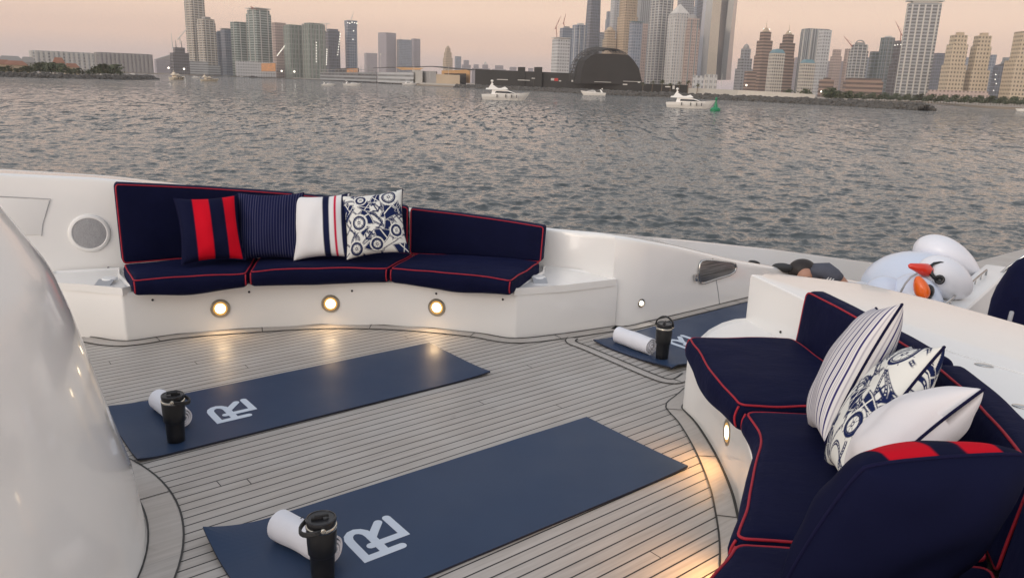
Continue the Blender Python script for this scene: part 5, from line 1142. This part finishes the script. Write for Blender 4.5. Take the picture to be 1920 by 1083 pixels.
def giant(label, X, D, m1, m2, m3, ycut=-90):
    """curved glass skyscraper: columns of (pixel at base, pixel at the top edge of the photo), each strip a part"""
    t = thing('skyscraper', label, 'skyscraper', tuple(wp((X[0][0] + X[-1][0]) / 2, D)), 0, 'shiny twin giants')
    V = []; n = 14; cols = []
    for k, (xb, xt, dy) in enumerate(X):
        for i in range(n + 1):
            f = i / n; y = 150 + (ycut - 150) * f; x = xb + (xt - xb) * (f * (150 - ycut) / 150) ** 1.15 ; d = ray(x, y); Y = D * .97 + dy; V.append(CW + d * (Y / d.y))
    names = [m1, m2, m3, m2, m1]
    for k in range(len(X) - 1):
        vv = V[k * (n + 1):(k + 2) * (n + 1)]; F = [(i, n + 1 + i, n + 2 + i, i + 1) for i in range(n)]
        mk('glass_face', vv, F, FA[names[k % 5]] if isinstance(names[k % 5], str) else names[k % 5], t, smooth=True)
    a, b = V[:n + 1], V[-(n + 1):]; bk_ = [v + Vector((0, 55, 0)) for v in a] + [v + Vector((0, 55, 0)) for v in b]; q = len(a)
    mk('rear_wall', a + b + bk_, [(2 * q + i, 2 * q + i + 1, 3 * q + i + 1, 3 * q + i) for i in range(q - 1)] + [(i, i + 1, 2 * q + i + 1, 2 * q + i) for i in range(q - 1)] + [(q + i + 1, q + i, 3 * q + i, 3 * q + i + 1) for i in range(q - 1)] + [(q - 1, 2 * q - 1, 4 * q - 1, 3 * q - 1)], FA['blued'], t)
    return t
GLB = mat('glass_pale_blue', (.34, .42, .52), .16, var=.12, vs=.02, coat=.4); GLG = mat('glass_grey', (.23, .255, .27), .14, var=.15, vs=.015, coat=.4); GLW = mat('glass_cream_reflection', (.66, .58, .46), .2, var=.1, vs=.02, coat=.4); GLD = mat('glass_slate', (.19, .21, .23), .14, var=.15, vs=.02, coat=.4)  # strip tones paint reflections and shading of the curved glass, cream the bright one
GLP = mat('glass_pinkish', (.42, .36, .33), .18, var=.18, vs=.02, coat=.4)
giant('giant curved glass skyscraper with a bright cream reflection painted on, left one of two', [(1306, 1319, 30), (1313, 1325, 8), (1324, 1337, 0), (1342, 1353, 25)], 1750, GLB, GLG, GLW)
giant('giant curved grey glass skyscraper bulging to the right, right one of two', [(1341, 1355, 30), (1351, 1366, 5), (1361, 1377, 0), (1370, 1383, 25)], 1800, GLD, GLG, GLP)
# right skyline, right of the giants
T('tower', 'low stepped grey tower with a thin spire right of the giants', 1376, 1408, 80, 1700, 'greyv', 25, .95, tiers=[(1, .55), (.8, .78), (.55, 1)], crown='dome', cm=MG, group=GR_RIGHT)
T('tower', 'brown stepped tower with a lit pointed crown, left one of the brown pair', 1409, 1441, 38, 1600, 'brown', 35, 1, tiers=[(1, .62), (.88, .86), (.62, 1)], crown='spire', cm=MT, group=GR_RIGHT, extra=strings([(1432, 54), (1443, 55)], 1560))
T('tower', 'brown stepped tower with a pointed crown, right one of the brown pair', 1452, 1483, 44, 1650, 'brown', 35, 1, tiers=[(1, .62), (.88, .86), (.62, 1)], crown='spire', cm=MT, group=GR_RIGHT, extra=strings([(1481, 60)], 1610))
T('tower', 'cream tower with a blue dome in front of the brown pair', 1436, 1465, 93, 1400, 'cream', 28, .9, crown='bluedome', cm=MBD, fins=5, group=GR_RIGHT)
T('building', 'low brown wing at the foot of the left brown tower', 1394, 1416, 134, 1500, 'brown', 20, .8, group=GR_RIGHT)
T('tower', 'wide pale green glass tower with a gridded right wing', 1491, 1541, 55, 1650, 'glassv', 30, .6, group=GR_RIGHT, fins=3, tiers=[(1, .96), (.97, 1)])
T('tower', 'gridded grey side wing of the wide pale green tower', 1524, 1546, 57, 1600, 'white', 30, .9, group=GR_RIGHT)
T('tower', 'cream tower with a blue dome in front of the wide pale green tower', 1495, 1523, 112, 1380, 'cream', 28, .9, crown='bluedome', cm=MBD, fins=5, group=GR_RIGHT)
T('tower', 'hazy grey block right of the wide pale green tower', 1538, 1552, 115, 2200, 'mauve', 20, .9, group=GR_RIGHT)
T('tower', 'pinkish tower with a pale ribbed top, left of the construction tower', 1551, 1571, 93, 1900, 'pink', 28, .9, tiers=[(1, .85), (.75, 1)], group=GR_RIGHT)
T('tower', 'short hazy tower just right of the pinkish ribbed one', 1568, 1577, 115, 2100, 'mauve', 25, .9, group=GR_RIGHT)
T('tower', 'sunlit salmon tower directly left of the construction tower', 1576, 1590, 92, 1900, 'pink', 32, .9, group=GR_RIGHT)
T('unfinished_building', 'grey construction tower with an arched top and a leaning crane', 1585, 1618, 76, 1550, 'grey', 28, .9, crown='arch', cm=MG, fins=3, tiers=[(1, .88), (.8, 1)], group=GR_RIGHT)
T('tower', 'thin hazy blue tower right of the construction tower', 1615, 1627, 108, 2100, 'blue', 25, .9, group=GR_RIGHT)
T('tower', 'dark teal tower with a stepped shoulder on its left', 1623, 1642, 97, 1700, 'teal', 22, .9, group=GR_RIGHT)
T('tower', 'dark teal tower with a pale gridded right side', 1640, 1664, 68, 1680, 'teal', 38, 1, crown='box', group=GR_RIGHT, fins=2, fm=MG)
T('unfinished_building', 'dark unfinished tower with three bright lamps near its top', 1663, 1690, 77, 1600, 'dark', 24, .9, tiers=[(1, .6), (.8, 1)], group=GR_RIGHT, extra=strings([(1678, 85), (1683, 84), (1689, 84)], 1550))
T('tower', 'huge grey slab tower with white uprights, the tallest on the right', 1681, 1738, 1, 1450, 'grey', 14, .35, crown='slab', cm=MW, fins=5, group=GR_RIGHT)
T('tower', 'hazy slate tower directly right of the huge grey slab', 1741, 1764, 100, 1900, 'blued', 25, .9, tiers=[(1, .9), (.8, 1)], group=GR_RIGHT)
T('tower', 'yellowish stepped apartment tower right of the slate tower', 1762, 1803, 61, 1400, 'creamv', 26, .9, tiers=[(1, .55), (.86, .86), (.7, 1)], crown='box', cm=MT, group=GR_RIGHT, podium=(1.25, .12), pm='pink')
T('tower', 'yellowish stepped apartment tower with a dark notch, middle one of three', 1806, 1848, 62, 1420, 'creamv', 26, .9, tiers=[(1, .48), (.8, .84), (.68, 1)], crown='box', cm=MT, group=GR_RIGHT)
T('tower', 'thin blue tower right of the middle yellowish tower', 1846, 1858, 103, 1900, 'blue', 25, .9, group=GR_RIGHT)
T('tower', 'dark glass tower with scattered bright windows left of the last yellowish tower', 1858, 1878, 118, 1600, 'blued', 25, .9, crown='slant', cm=MD, group=GR_RIGHT, extra=strings([(1866, 149), (1868, 157), (1863, 170), (1867, 140)], 1560))
T('tower', 'yellowish stepped apartment tower cut by the right edge of the photo', 1880, 1936, 60, 1400, 'creamv', 26, .9, tiers=[(1, .60), (.75, 1)], group=GR_RIGHT)
T('building', 'long low pink building at the foot of the yellowish towers', 1745, 1850, 170, 1150, 'pink', 6, .2, group='low buildings near the right beach', tiers=[(1, .7), (.95, 1)])
T('building', 'wide brown terraced hotel left of the huge grey slab', 1583, 1652, 147, 1150, 'brown', 14, .35, group='low buildings near the right beach', tiers=[(1, .85), (.9, 1)])
T('building', 'low salmon brown block right of the second blue domed tower', 1536, 1562, 146, 1150, 'brown', 20, .6, group='low buildings near the right beach', tiers=[(1, .9), (.5, 1)])
T('building', 'small white ribbed block under the giants', 1320, 1343, 140, 900, 'white', 10, .6, group='low white buildings under the giants', fins=5)
T('building', 'low white building behind the palms left of the ribbed block', 1298, 1318, 142, 950, 'white', 10, .5, group='low white buildings under the giants')
# fainter towers standing behind the front row
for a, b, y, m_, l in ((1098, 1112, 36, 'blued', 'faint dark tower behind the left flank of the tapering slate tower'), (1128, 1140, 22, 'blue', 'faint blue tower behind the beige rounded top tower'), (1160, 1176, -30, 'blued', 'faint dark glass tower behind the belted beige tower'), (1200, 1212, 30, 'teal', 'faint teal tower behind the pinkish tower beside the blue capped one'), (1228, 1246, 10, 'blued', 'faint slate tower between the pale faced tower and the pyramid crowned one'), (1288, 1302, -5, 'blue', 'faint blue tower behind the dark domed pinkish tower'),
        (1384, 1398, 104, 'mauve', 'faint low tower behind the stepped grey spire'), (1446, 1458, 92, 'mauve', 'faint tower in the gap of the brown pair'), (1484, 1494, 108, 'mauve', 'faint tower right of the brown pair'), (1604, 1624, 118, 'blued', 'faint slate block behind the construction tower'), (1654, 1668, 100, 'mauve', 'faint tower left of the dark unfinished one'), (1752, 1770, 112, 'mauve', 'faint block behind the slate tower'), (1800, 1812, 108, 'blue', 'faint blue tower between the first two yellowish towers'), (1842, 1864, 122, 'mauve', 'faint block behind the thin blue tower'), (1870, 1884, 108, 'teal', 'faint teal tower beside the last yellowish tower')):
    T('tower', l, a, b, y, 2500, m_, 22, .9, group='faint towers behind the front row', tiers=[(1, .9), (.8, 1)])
# cranes
def crane(label, base, top, tip, D, m=MR, back=None):
    p0, p1, p2 = [CW + ray(*q) * (D / math.hypot(ray(*q).x, ray(*q).y)) for q in (base, top, tip)]
    t = thing('tower_crane', label, 'crane', tuple(p0), 0, 'cranes over the skyline'); r = D * .00045
    G().tube([p0, p1], r, 5).mk('mast', m, t); G().tube([p1 - (p2 - p1) * .25, p1, p2], [r * 1.3, r, r * .5], 5).mk('jib', m, t); G().tube([p1, p1 + Vector((0, 0, (p2 - p1).length * .25)), p1.lerp(p2, .7)], r * .3, 4).mk('stay', m, t)
crane('pale crane with a steep boom left of the dark brown building', (324, 92), (323, 84), (321, 62), 1780, MY)
crane('pale crane leaning right towards the tallest left tower', (338, 82), (337, 70), (354, 50), 1780, MY)
crane('small red crane on the crane topped green banded tower', (473, 18), (472, 14), (482, 19), 1850)
crane('white crane rising from the lone slim unfinished tower', (658, 38), (659, 36), (664, 20), 1830, MY)
crane('red crane with a long level jib over the two green unfinished towers', (612, 60), (612, 45), (586, 45), 1800, MY)
crane('thin red crane left of the blue banded unfinished tower', (1044, 70), (1043, 50), (1052, 30), 1880)
crane('thin red crane on top of the blue banded unfinished tower', (1058, 50), (1057, 42), (1061, 26), 1890)
crane('leaning red crane on the grey construction tower', (1596, 86), (1595, 84), (1582, 68), 1540)
crane('red crane leaning left over the dark unfinished tower', (1688, 78), (1689, 62), (1679, 40), 1580)
# black hoarding, box towers and the dome on the breakwater island
BKP = mat('black_cladding', (.017, .016, .015), .75, var=.3, vs=.08); BKD = mat('black_drape', (.020, .018, .017), .85, var=.35, vs=.12)
hz_ = thing('hoarding', 'long black hoarding with two box towers on the breakwater island', 'hoarding', tuple(wp(975, 745)))
def wallpx(pts, D0, D1, zb=LZ):
    """upright wall through (x, ytop) pixels, distance running from D0 to D1"""
    x0, x1 = pts[0][0], pts[-1][0]; top = []; bot = []
    for x, y in pts:
        D = D0 + (D1 - D0) * (x - x0) / (x1 - x0); d = ray(x, y); p = CW + d * (D / math.hypot(d.x, d.y)); top.append(p); bot.append(Vector((p.x, p.y, zb)))
    return bot, top
def wallmk(name, pts, D0, D1, m, parent, dep=3.0, zb=LZ):
    b, t_ = wallpx(pts, D0, D1, zb); n = len(b); bk = Vector((0, dep, 0)); V = b + t_ + [v + bk for v in b] + [v + bk for v in t_]
    F = [(i, i + 1, n + i + 1, n + i) for i in range(n - 1)] + [(3 * n + i, 3 * n + i + 1, 2 * n + i + 1, 2 * n + i) for i in range(n - 1)] + [(n + i, n + i + 1, 3 * n + i + 1, 3 * n + i) for i in range(n - 1)] + [(0, n, 3 * n, 2 * n), (n - 1, 3 * n - 1, 4 * n - 1, 2 * n - 1)]
    return fixn(mk(name, V, F, m, parent))
wallmk('panel', [(891, 129.5), (930, 131.5), (972, 133.5), (1003, 134.5), (1060, 137), (1078, 138)], 780, 690, BKP, hz_)
wallmk('box_tower', [(971, 126), (985, 126)], 735, 733, BKP, hz_, 8); wallmk('box_tower', [(1002, 126), (1017, 126)], 718, 716, BKP, hz_, 8)
wallmk('low_fence', [(1060, 152), (1130, 155), (1204, 157), (1232, 158), (1291, 160)], 672, 560, BKP, hz_, 2)
q = G()
for x, y, w_, h_ in ((942, 149.5, 20, 1.4), (982, 150.5, 22, 1.4), (1000, 147, 6, 1.5), (1036, 149, 6, 4), (1050, 152, 4, 2), (1073, 152, 3, 3), (1172, 158.5, 8, 2.2), (1130, 154, 30, .8), (1185, 153, 32, .8), (1198, 155, 4, 1.5), (1252, 163, 9, 2), (1263, 164, 4, 6)):
    D = 690 - (x - 900) * .36 - 8; d = ray(x, y); p = CW + d * (D / math.hypot(d.x, d.y)); s = D / FPX; G().box(tuple(p), (w_ * s, .6, h_ * s), -math.atan2(p.x, p.y)).mk('sign_panel', MW, hz_)
D = 655; d = ray(1043, 149.5); p = CW + d * (D / math.hypot(d.x, d.y)); G().box(tuple(p), (3.0, .8, 2.2)).mk('red_panel', mat('red_sign', (.55, .03, .02), .6), hz_)
dome = thing('dome_stage', 'black half dome stage with a lattice vault curving off behind it', 'dome', tuple(wp(1145, 640)))
DP = [(1088, 157), (1089.5, 140), (1092, 128), (1098, 113), (1108, 105), (1119, 100.5), (1150, 101), (1179, 104), (1188, 113), (1198, 128), (1203, 150), (1204.5, 158)]
def dpt(x, y, D): d = ray(x, y); return CW + d * (D / math.hypot(d.x, d.y))
fpt = [dpt(x, y, 640 - (x - 1088) * .25) for x, y in DP]; n = len(fpt); bp = [v + Vector((-4, 26, 0)) for v in fpt]
o = fixn(mk('front_shell', fpt + bp, [list(range(n)), list(range(n, 2 * n))[::-1]] + [(i, (i + 1) % n, n + (i + 1) % n, n + i) for i in range(n)], BKD, dome))
q = G()
for k in range(6):       # hoops of the lattice vault, each farther back and to the left
    f = k / 5; xo = -26 * f; D = 648 + 20 * f; hoop = []
    for a in np.linspace(0, math.pi, 25):
        cx_, rx_ = 1146, 57 - 4 * f; x = cx_ + xo + rx_ * math.cos(a) * (1.0 if math.cos(a) < 0 else .85); y = 157 - 4 * f - (66 - 1.5 * f) * math.sin(a) ** .8; hoop.append(dpt(x, y, D))
    q.tube(hoop, .26, 4)
    if k:
        for i in range(0, 24): q.tube([prev[i], hoop[i + 1]], .15, 3); q.tube([prev[i + 1], hoop[i]], .15, 3); q.tube([prev[i], hoop[i]], .13, 3)
    prev = hoop
q.mk('lattice_vault', MD, dome)
q = G(); rr = random.Random(4)
for i in range(230):
    a = rr.uniform(1.25, 3.1); f = rr.uniform(0, .95); x = 1146 - 26 * f + (57 - 4 * f) * math.cos(a) ; y = 157 - 4 * f - (63 - 1.5 * f) * math.sin(a) ** .8; p = dpt(x, y, 649 + 20 * f); q.box(tuple(p), (rr.uniform(.5, 2.0), .2, rr.uniform(.4, 1.4)), rr.uniform(0, 3))
q.mk('lattice_panels', MD, dome)
# long low pavilion with timber lined eaves
pav = thing('pavilion', 'long low pavilion with a dark oversailing roof and timber lined eaves', 'pavilion', tuple(wp(790, 960)))
TIMB = mat('timber_soffit', (.52, .30, .13), .6, vs=.3)
wallmk('lower_storey', [(708, 136), (775, 135)], 1080, 960, FA['whiteb'], pav, 14); wallmk('screen_wall', [(773, 131), (792, 133)], 975, 930, CONC, pav, 10); wallmk('glazed_hall', [(790, 133), (818, 134)], 945, 905, MG, pav, 10); wallmk('timber_fence', [(818, 139), (862, 141)], 880, 830, MT, pav, 4)
wallmk('end_wall', [(828, 132.5), (881, 130.8)], 900, 850, TIMB, pav, 8, LZ + 3)
wallmk('dark_opening', [(833, 138), (874, 138)], 894, 846, BKP, pav, 1, LZ + .5)
RF = [(700, 127), (745, 125.5), (810, 124), (845, 127.5), (882, 130.5)]; ft = [dpt(x, y, 1080 - (x - 700) * 1.28) for x, y in RF]; ub = [v + Vector((0, 0, -1.0)) for v in ft]; bk_ = [v + Vector((8, 30, .5)) for v in ft]; n = len(ft)
fixn(mk('roof', ft + ub + bk_, [(i, i + 1, n + i + 1, n + i) for i in range(n - 1)] + [(i, 2 * n + i, 2 * n + i + 1, i + 1) for i in range(n - 1)] + [(n + i, n + i + 1, 2 * n + i + 1, 2 * n + i) for i in range(n - 1)], MD, pav))
sf = [dpt(x, y, D) for x, y, D in ((742, 126.5, 1024), (795, 127.5, 955), (788, 131, 962), (752, 131.5, 1010))]; mk('soffit', sf + [v + Vector((0, 1.5, 0)) for v in sf], [(0, 1, 2, 3), (7, 6, 5, 4), (0, 4, 5, 1), (2, 6, 7, 3)], TIMB, pav)
# grey frame terraces left of it
fr_ = thing('frame_terrace', 'grey open frame terraces left of the long low pavilion', 'terrace', tuple(wp(660, 1200)))
q = G()
for i in range(16):
    x = 600 + i * 7; D = 1330 - (x - 600) * 2.2; a, b = dpt(x, 141, D), dpt(x, 123 if 9 < i < 14 else 130, D); q.tube([a, b], .35, 4)
for y in (131, 136): q.tube([dpt(600, y, 1330), dpt(706, y - .5, 1097)], .4, 4)
q.mk('frame', MG, fr_); wallmk('slab', [(600, 136.5), (705, 136.5)], 1345, 1110, FA['grey'], fr_, 10); wallmk('lit_canopy', [(628, 128.5), (671, 127.5)], 1290, 1190, MD, fr_, 8, LZ + 9); wallmk('glowing_edge', [(650, 129.2), (671, 128.8)], 1235, 1188, LITO, fr_, .5, LZ + 10.5)
# masts and lamp posts
def mast(label, px, y0, y1, D, m=MW, r=.16, head=False):
    a, b = dpt(px, y0, D), dpt(px, y1, D); b = Vector((a.x, a.y, b.z)); t = thing('flag_mast' if not head else 'lamp_post', label, 'mast' if not head else 'lamp post', tuple(a), 0, 'thin masts along the shore'); G().tube([a, b], [r, r * .6], 6).mk('pole', m, t)
    if head: G().box(tuple(b), (1.6, 1.2, 2.6)).mk('head', m, t)
for x, l in ((776, 'thin white mast in front of the screen wall of the pavilion'), (791, 'thin white mast at the left end of the glazed hall'), (806, 'thin white mast before the middle of the glazed hall'), (823, 'thin white mast left of the timber fence'), (841, 'thin white mast before the timber fence')): mast(l, x, 148, 121, 880, r=.22)
mast('white lamp post with a boxy head left of the pavilion roof', 714, 127, 102, 1060, r=.4, head=True)
mast('thin white pole in front of the ribbed white block', 1352, 162, 138, 640, r=.2); mast('thin white pole right of the palms', 1300, 162, 137, 600, r=.2)
# white fence on the breakwater
wf = thing('fence', 'long white panelled fence along the top of the breakwater', 'fence', tuple(wp(1460, 490)))
wallmk('panels', [(1383, 169), (1440, 172), (1494, 175), (1529, 177.5)], 540, 470, mat('white_fence', (.62, .58, .52), .7, var=.06, vs=.4), wf, .4, WZ + 1)
q = G()
for i in range(30):
    x = 1383 + i * 5.0; D = 540 - (x - 1383) * .48; q.tube([dpt(x, 178 + (x - 1383) * .065, D - .6), dpt(x, 168.5 + (x - 1383) * .058, D - .6)], .09, 4)
q.mk('posts', MW, wf)
wallmk('low_wall', [(1291, 165), (1383, 169)], 560, 540, CONC, wf, .6, WZ + 1)
# plants
def leafm(name, a, b):
    m, t, bb = NM(name); n = N(t); oi = n.n('ShaderNodeNewGeometry'); n.l(n.mix(oi.outputs['Random Per Island'], c4(a), c4(b)), bb.inputs['Base Color']); bb.inputs['Roughness'].default_value = .7; return m
LEAF = leafm('foliage', (.030, .045, .018), (.085, .100, .045)); PALM = leafm('palm_fronds', (.05, .06, .022), (.12, .12, .055)); BARK = mat('bark', (.16, .12, .085), .9, vs=2)
def make_tree(seed, s=1.0):
    r = random.Random(seed); gg = G(); H = 6.0 * s
    for k in range(260):
        a = r.uniform(0, 6.28); rr = abs(r.gauss(0, 1.5)) * s; z = H * r.uniform(.28, 1.0); rr *= math.sqrt(max(.05, 1 - ((z / H - .6) / .5) ** 2)) * 1.35
        c = Vector((rr * math.cos(a), rr * math.sin(a), z)); u = Vector((r.gauss(0, 1), r.gauss(0, 1), r.gauss(0, .6))).normalized(); v = u.orthogonal().normalized(); q = r.uniform(.35, .8) * s
        gg.add([c - u * q, c + v * q * .7, c + u * q, c - v * q * .7 + Vector((0, 0, q * .3))], [(0, 1, 2, 3)])
    tk = G().tube([(0, 0, -.5), (.1, 0, H * .35), (.2, .1, H * .65)], [.22 * s, .16 * s, .06 * s], 6)
    for k in range(4): a = k * 1.6; tk.tube([(.1, 0, H * .35), (1.0 * s * math.cos(a), 1.0 * s * math.sin(a), H * .7)], [.1 * s, .03 * s], 4)
    return gg, tk
def make_palm(seed):
    r = random.Random(seed); H = 7.0; gg = G(); lean = Vector((r.uniform(-.5, .5), r.uniform(-.5, .5), H))
    for k in range(26):
        a = k * 2.4; el = r.uniform(-.35, 1.25); L = r.uniform(2.0, 2.7); d = Vector((math.cos(a) * math.cos(el), math.sin(a) * math.cos(el), math.sin(el))); sd = Vector((-math.sin(a), math.cos(a), 0)); P = []
        for i in range(7): f = i / 6; P.append((lean + d * L * f + Vector((0, 0, -1.5 * f * f)), .34 * (1 - f) ** .6 * (1 if i else .3)))
        for i in range(6):
            (p, w0), (p2, w1) = P[i], P[i + 1]; gg.add([p - sd * w0 - Vector((0, 0, w0 * .5)), p, p2, p2 - sd * w1 - Vector((0, 0, w1 * .5))], [(0, 1, 2, 3)]); gg.add([p + sd * w0 - Vector((0, 0, w0 * .5)), p, p2, p2 + sd * w1 - Vector((0, 0, w1 * .5))], [(3, 2, 1, 0)])
    tk = G().tube([(0, 0, -.5), lean * .5 + Vector((.08, 0, 0)), lean], [.26, .2, .18], 7); return gg, tk
PLANTS = {}
def plant(kind, seed, p, s, label, group):
    key = (kind, seed % 4)
    if key not in PLANTS:
        gg, tk = (make_palm if kind == 'palm' else make_tree)(seed % 4 + (50 if kind == 'palm' else 0)); me = []
        for q, m, nme in ((gg, PALM if kind == 'palm' else LEAF, 'crown'), (tk, BARK, 'trunk')):
            o = q.mk(nme, m, None); me.append(o.data); bpy.data.objects.remove(o)
        PLANTS[key] = me
    t = thing('palm_tree' if kind == 'palm' else 'tree', label, 'palm' if kind == 'palm' else 'tree', tuple(p), random.uniform(0, 6.28), group); t.scale = (s, s, s)
    for me, nme in zip(PLANTS[key], ('crown', 'trunk')):
        o = bpy.data.objects.new(nme, me); COL.objects.link(o); o.parent = t
    return t
for i, (x, l) in enumerate(((1206, 'date palm at the right edge of the black dome'), (1223, 'second palm right of the black dome'), (1240, 'palm in front of the pale faced grey tower'), (1257, 'palm in front of the white pyramid crowned tower'), (1274, 'palm under the pinkish domed tower'), (1290, 'palm left of the thin white pole'), (1307, 'palm in front of the low white building, rightmost of its row'))):
    p = wp(x, 590 - i * 6); plant('palm', i, p, 1.05 + .12 * (i % 3), l, 'palms right of the dome')
GL_, GRT = 'trees on the left headland', 'trees along the right beach'
for i in range(34):
    x = [-6, 6, 20, 32, 45, 58, 70, 78, 86, 94, 100, 107, 114, 120, 128, 135, 142, 150, 158, 168, 178, 186, 194, 200, 206, 214, 222, 228, 12, 52, 90, 104, 198, 36][i]; big = 66 < x < 122 or 184 < x < 226
    plant('tree', i, wp(x, 575 + (i * 37 % 60), WZ + 1.2), (1.05 if big else .55) + .12 * (i % 3), 'rounded dark green tree in the planting on the left headland', GL_)
for i in range(70):
    x = 1556 + i * 5.6; D = 700 if x < 1740 else 680
    if 1556 < x < 1600: D = 600
    p = wp(x, D + (i * 53 % 90)); plant('tree', i + 1, p, .55 + .18 * (i % 4), 'dark green tree in the long row behind the right beach', GRT)
for x, s, l in ((1479, 1.0, 'leafy tree above the white fence, left of the second blue domed tower'), (1512, 1.1, 'bushy tree at the right end of the white fence'), (1562, 1.3, 'broad tree right of the white fence, by the salmon brown block'), (1552, 1.1, 'tree beside the broad one, right of the white fence'), (1497, .6, 'low bush above the white fence between two trees')): plant('tree', int(x), wp(x, 545), s, l, 'trees behind the white fence')
# villas on the headland
OR = mat('terracotta_roof', (.30, .15, .10), .8, var=.2, vs=.2)
for x, w_, y, l in ((8, 26, 112, 'orange roofed villa at the left edge of the photo'), (34, 30, 114, 'long orange roofed villa among the headland trees'), (115, 16, 108, 'pale villa with an orange roof below the long pale apartment block'), (138, 20, 119, 'orange roofed villa near the middle of the headland'), (25, 34, 105, 'pale flat roofed villa row behind the orange roofs'), (58, 20, 107, 'grey villa block right of the pale flat roofed row')):
    D = 640 if y > 110 else 720; p = wp(x, D, WZ + 1.4); W = w_ / FPX * D; top = dpt(x, y, D).z; h = top - p.z; t = thing('villa', l, 'villa', tuple(p), -math.atan2(p.x, p.y) + R(12), 'villas on the left headland')
    G().box((0, 0, h * .32), (W, W * .5, h * .65)).mk('wall', MT if y > 110 else MG, t, world=False); G().box((0, 0, h * .82), (W * 1.06, W * .56, h * .35), 0, (.6, .15)).mk('roof', OR if ('orange' in l and 'behind' not in l) else MG, t, world=False)
# small bright lamps on the shore
for x, y, D, l in ((528, 133.5, 1780, 'bright shore lamp at the foot of the diagonal lamp string tower'), (552, 134.5, 1780, 'bright shore lamp below the left green unfinished tower'), (316, 127.5, 1780, 'bright shore lamp left of the dark brown building'), (345, 129.5, 1780, 'bright shore lamp below the dark brown building'), (1399.5, 160, 900, 'bright lamp left of the brown tower pair, over the white fence'), (1540, 172, 600, 'bright lamp by the salmon brown block')):
    p = dpt(x, y, D); t = thing('shore_lamp', l, 'lamp', (p.x, p.y, LZ), 0, 'bright lamps along the shore'); G().ball(p, D * .0011, 8, 6).mk('globe', LIT, t); G().tube([(p.x, p.y, LZ), tuple(p)], .12, 5).mk('post', MG, t)
# ------------------------------------------------------------------ the air between
hm = bpy.data.materials.new('haze_air'); hm.use_nodes = True; ht = hm.node_tree; ht.nodes.clear(); ho = ht.nodes.new('ShaderNodeOutputMaterial'); hv = ht.nodes.new('ShaderNodeVolumePrincipled')
hv.inputs['Density'].default_value = .00011; hv.inputs['Color'].default_value = (.94, .885, .865, 1); hv.inputs['Anisotropy'].default_value = .0
ht.links.new(hv.outputs[0], ho.inputs['Volume'])
o = G().box((0, 2330, 295), (11000, 4760, 620)).mk('haze', hm); o.location = (0, 0, 0); o.data.transform(Matrix.Translation((0, 0, -6.5 - (-15)))) if False else None
for v in o.data.vertices: v.co.z = -6.2 if v.co.z < 0 else 600
tag(o, 'thin pale evening haze over the sea and the city', kind='stuff')
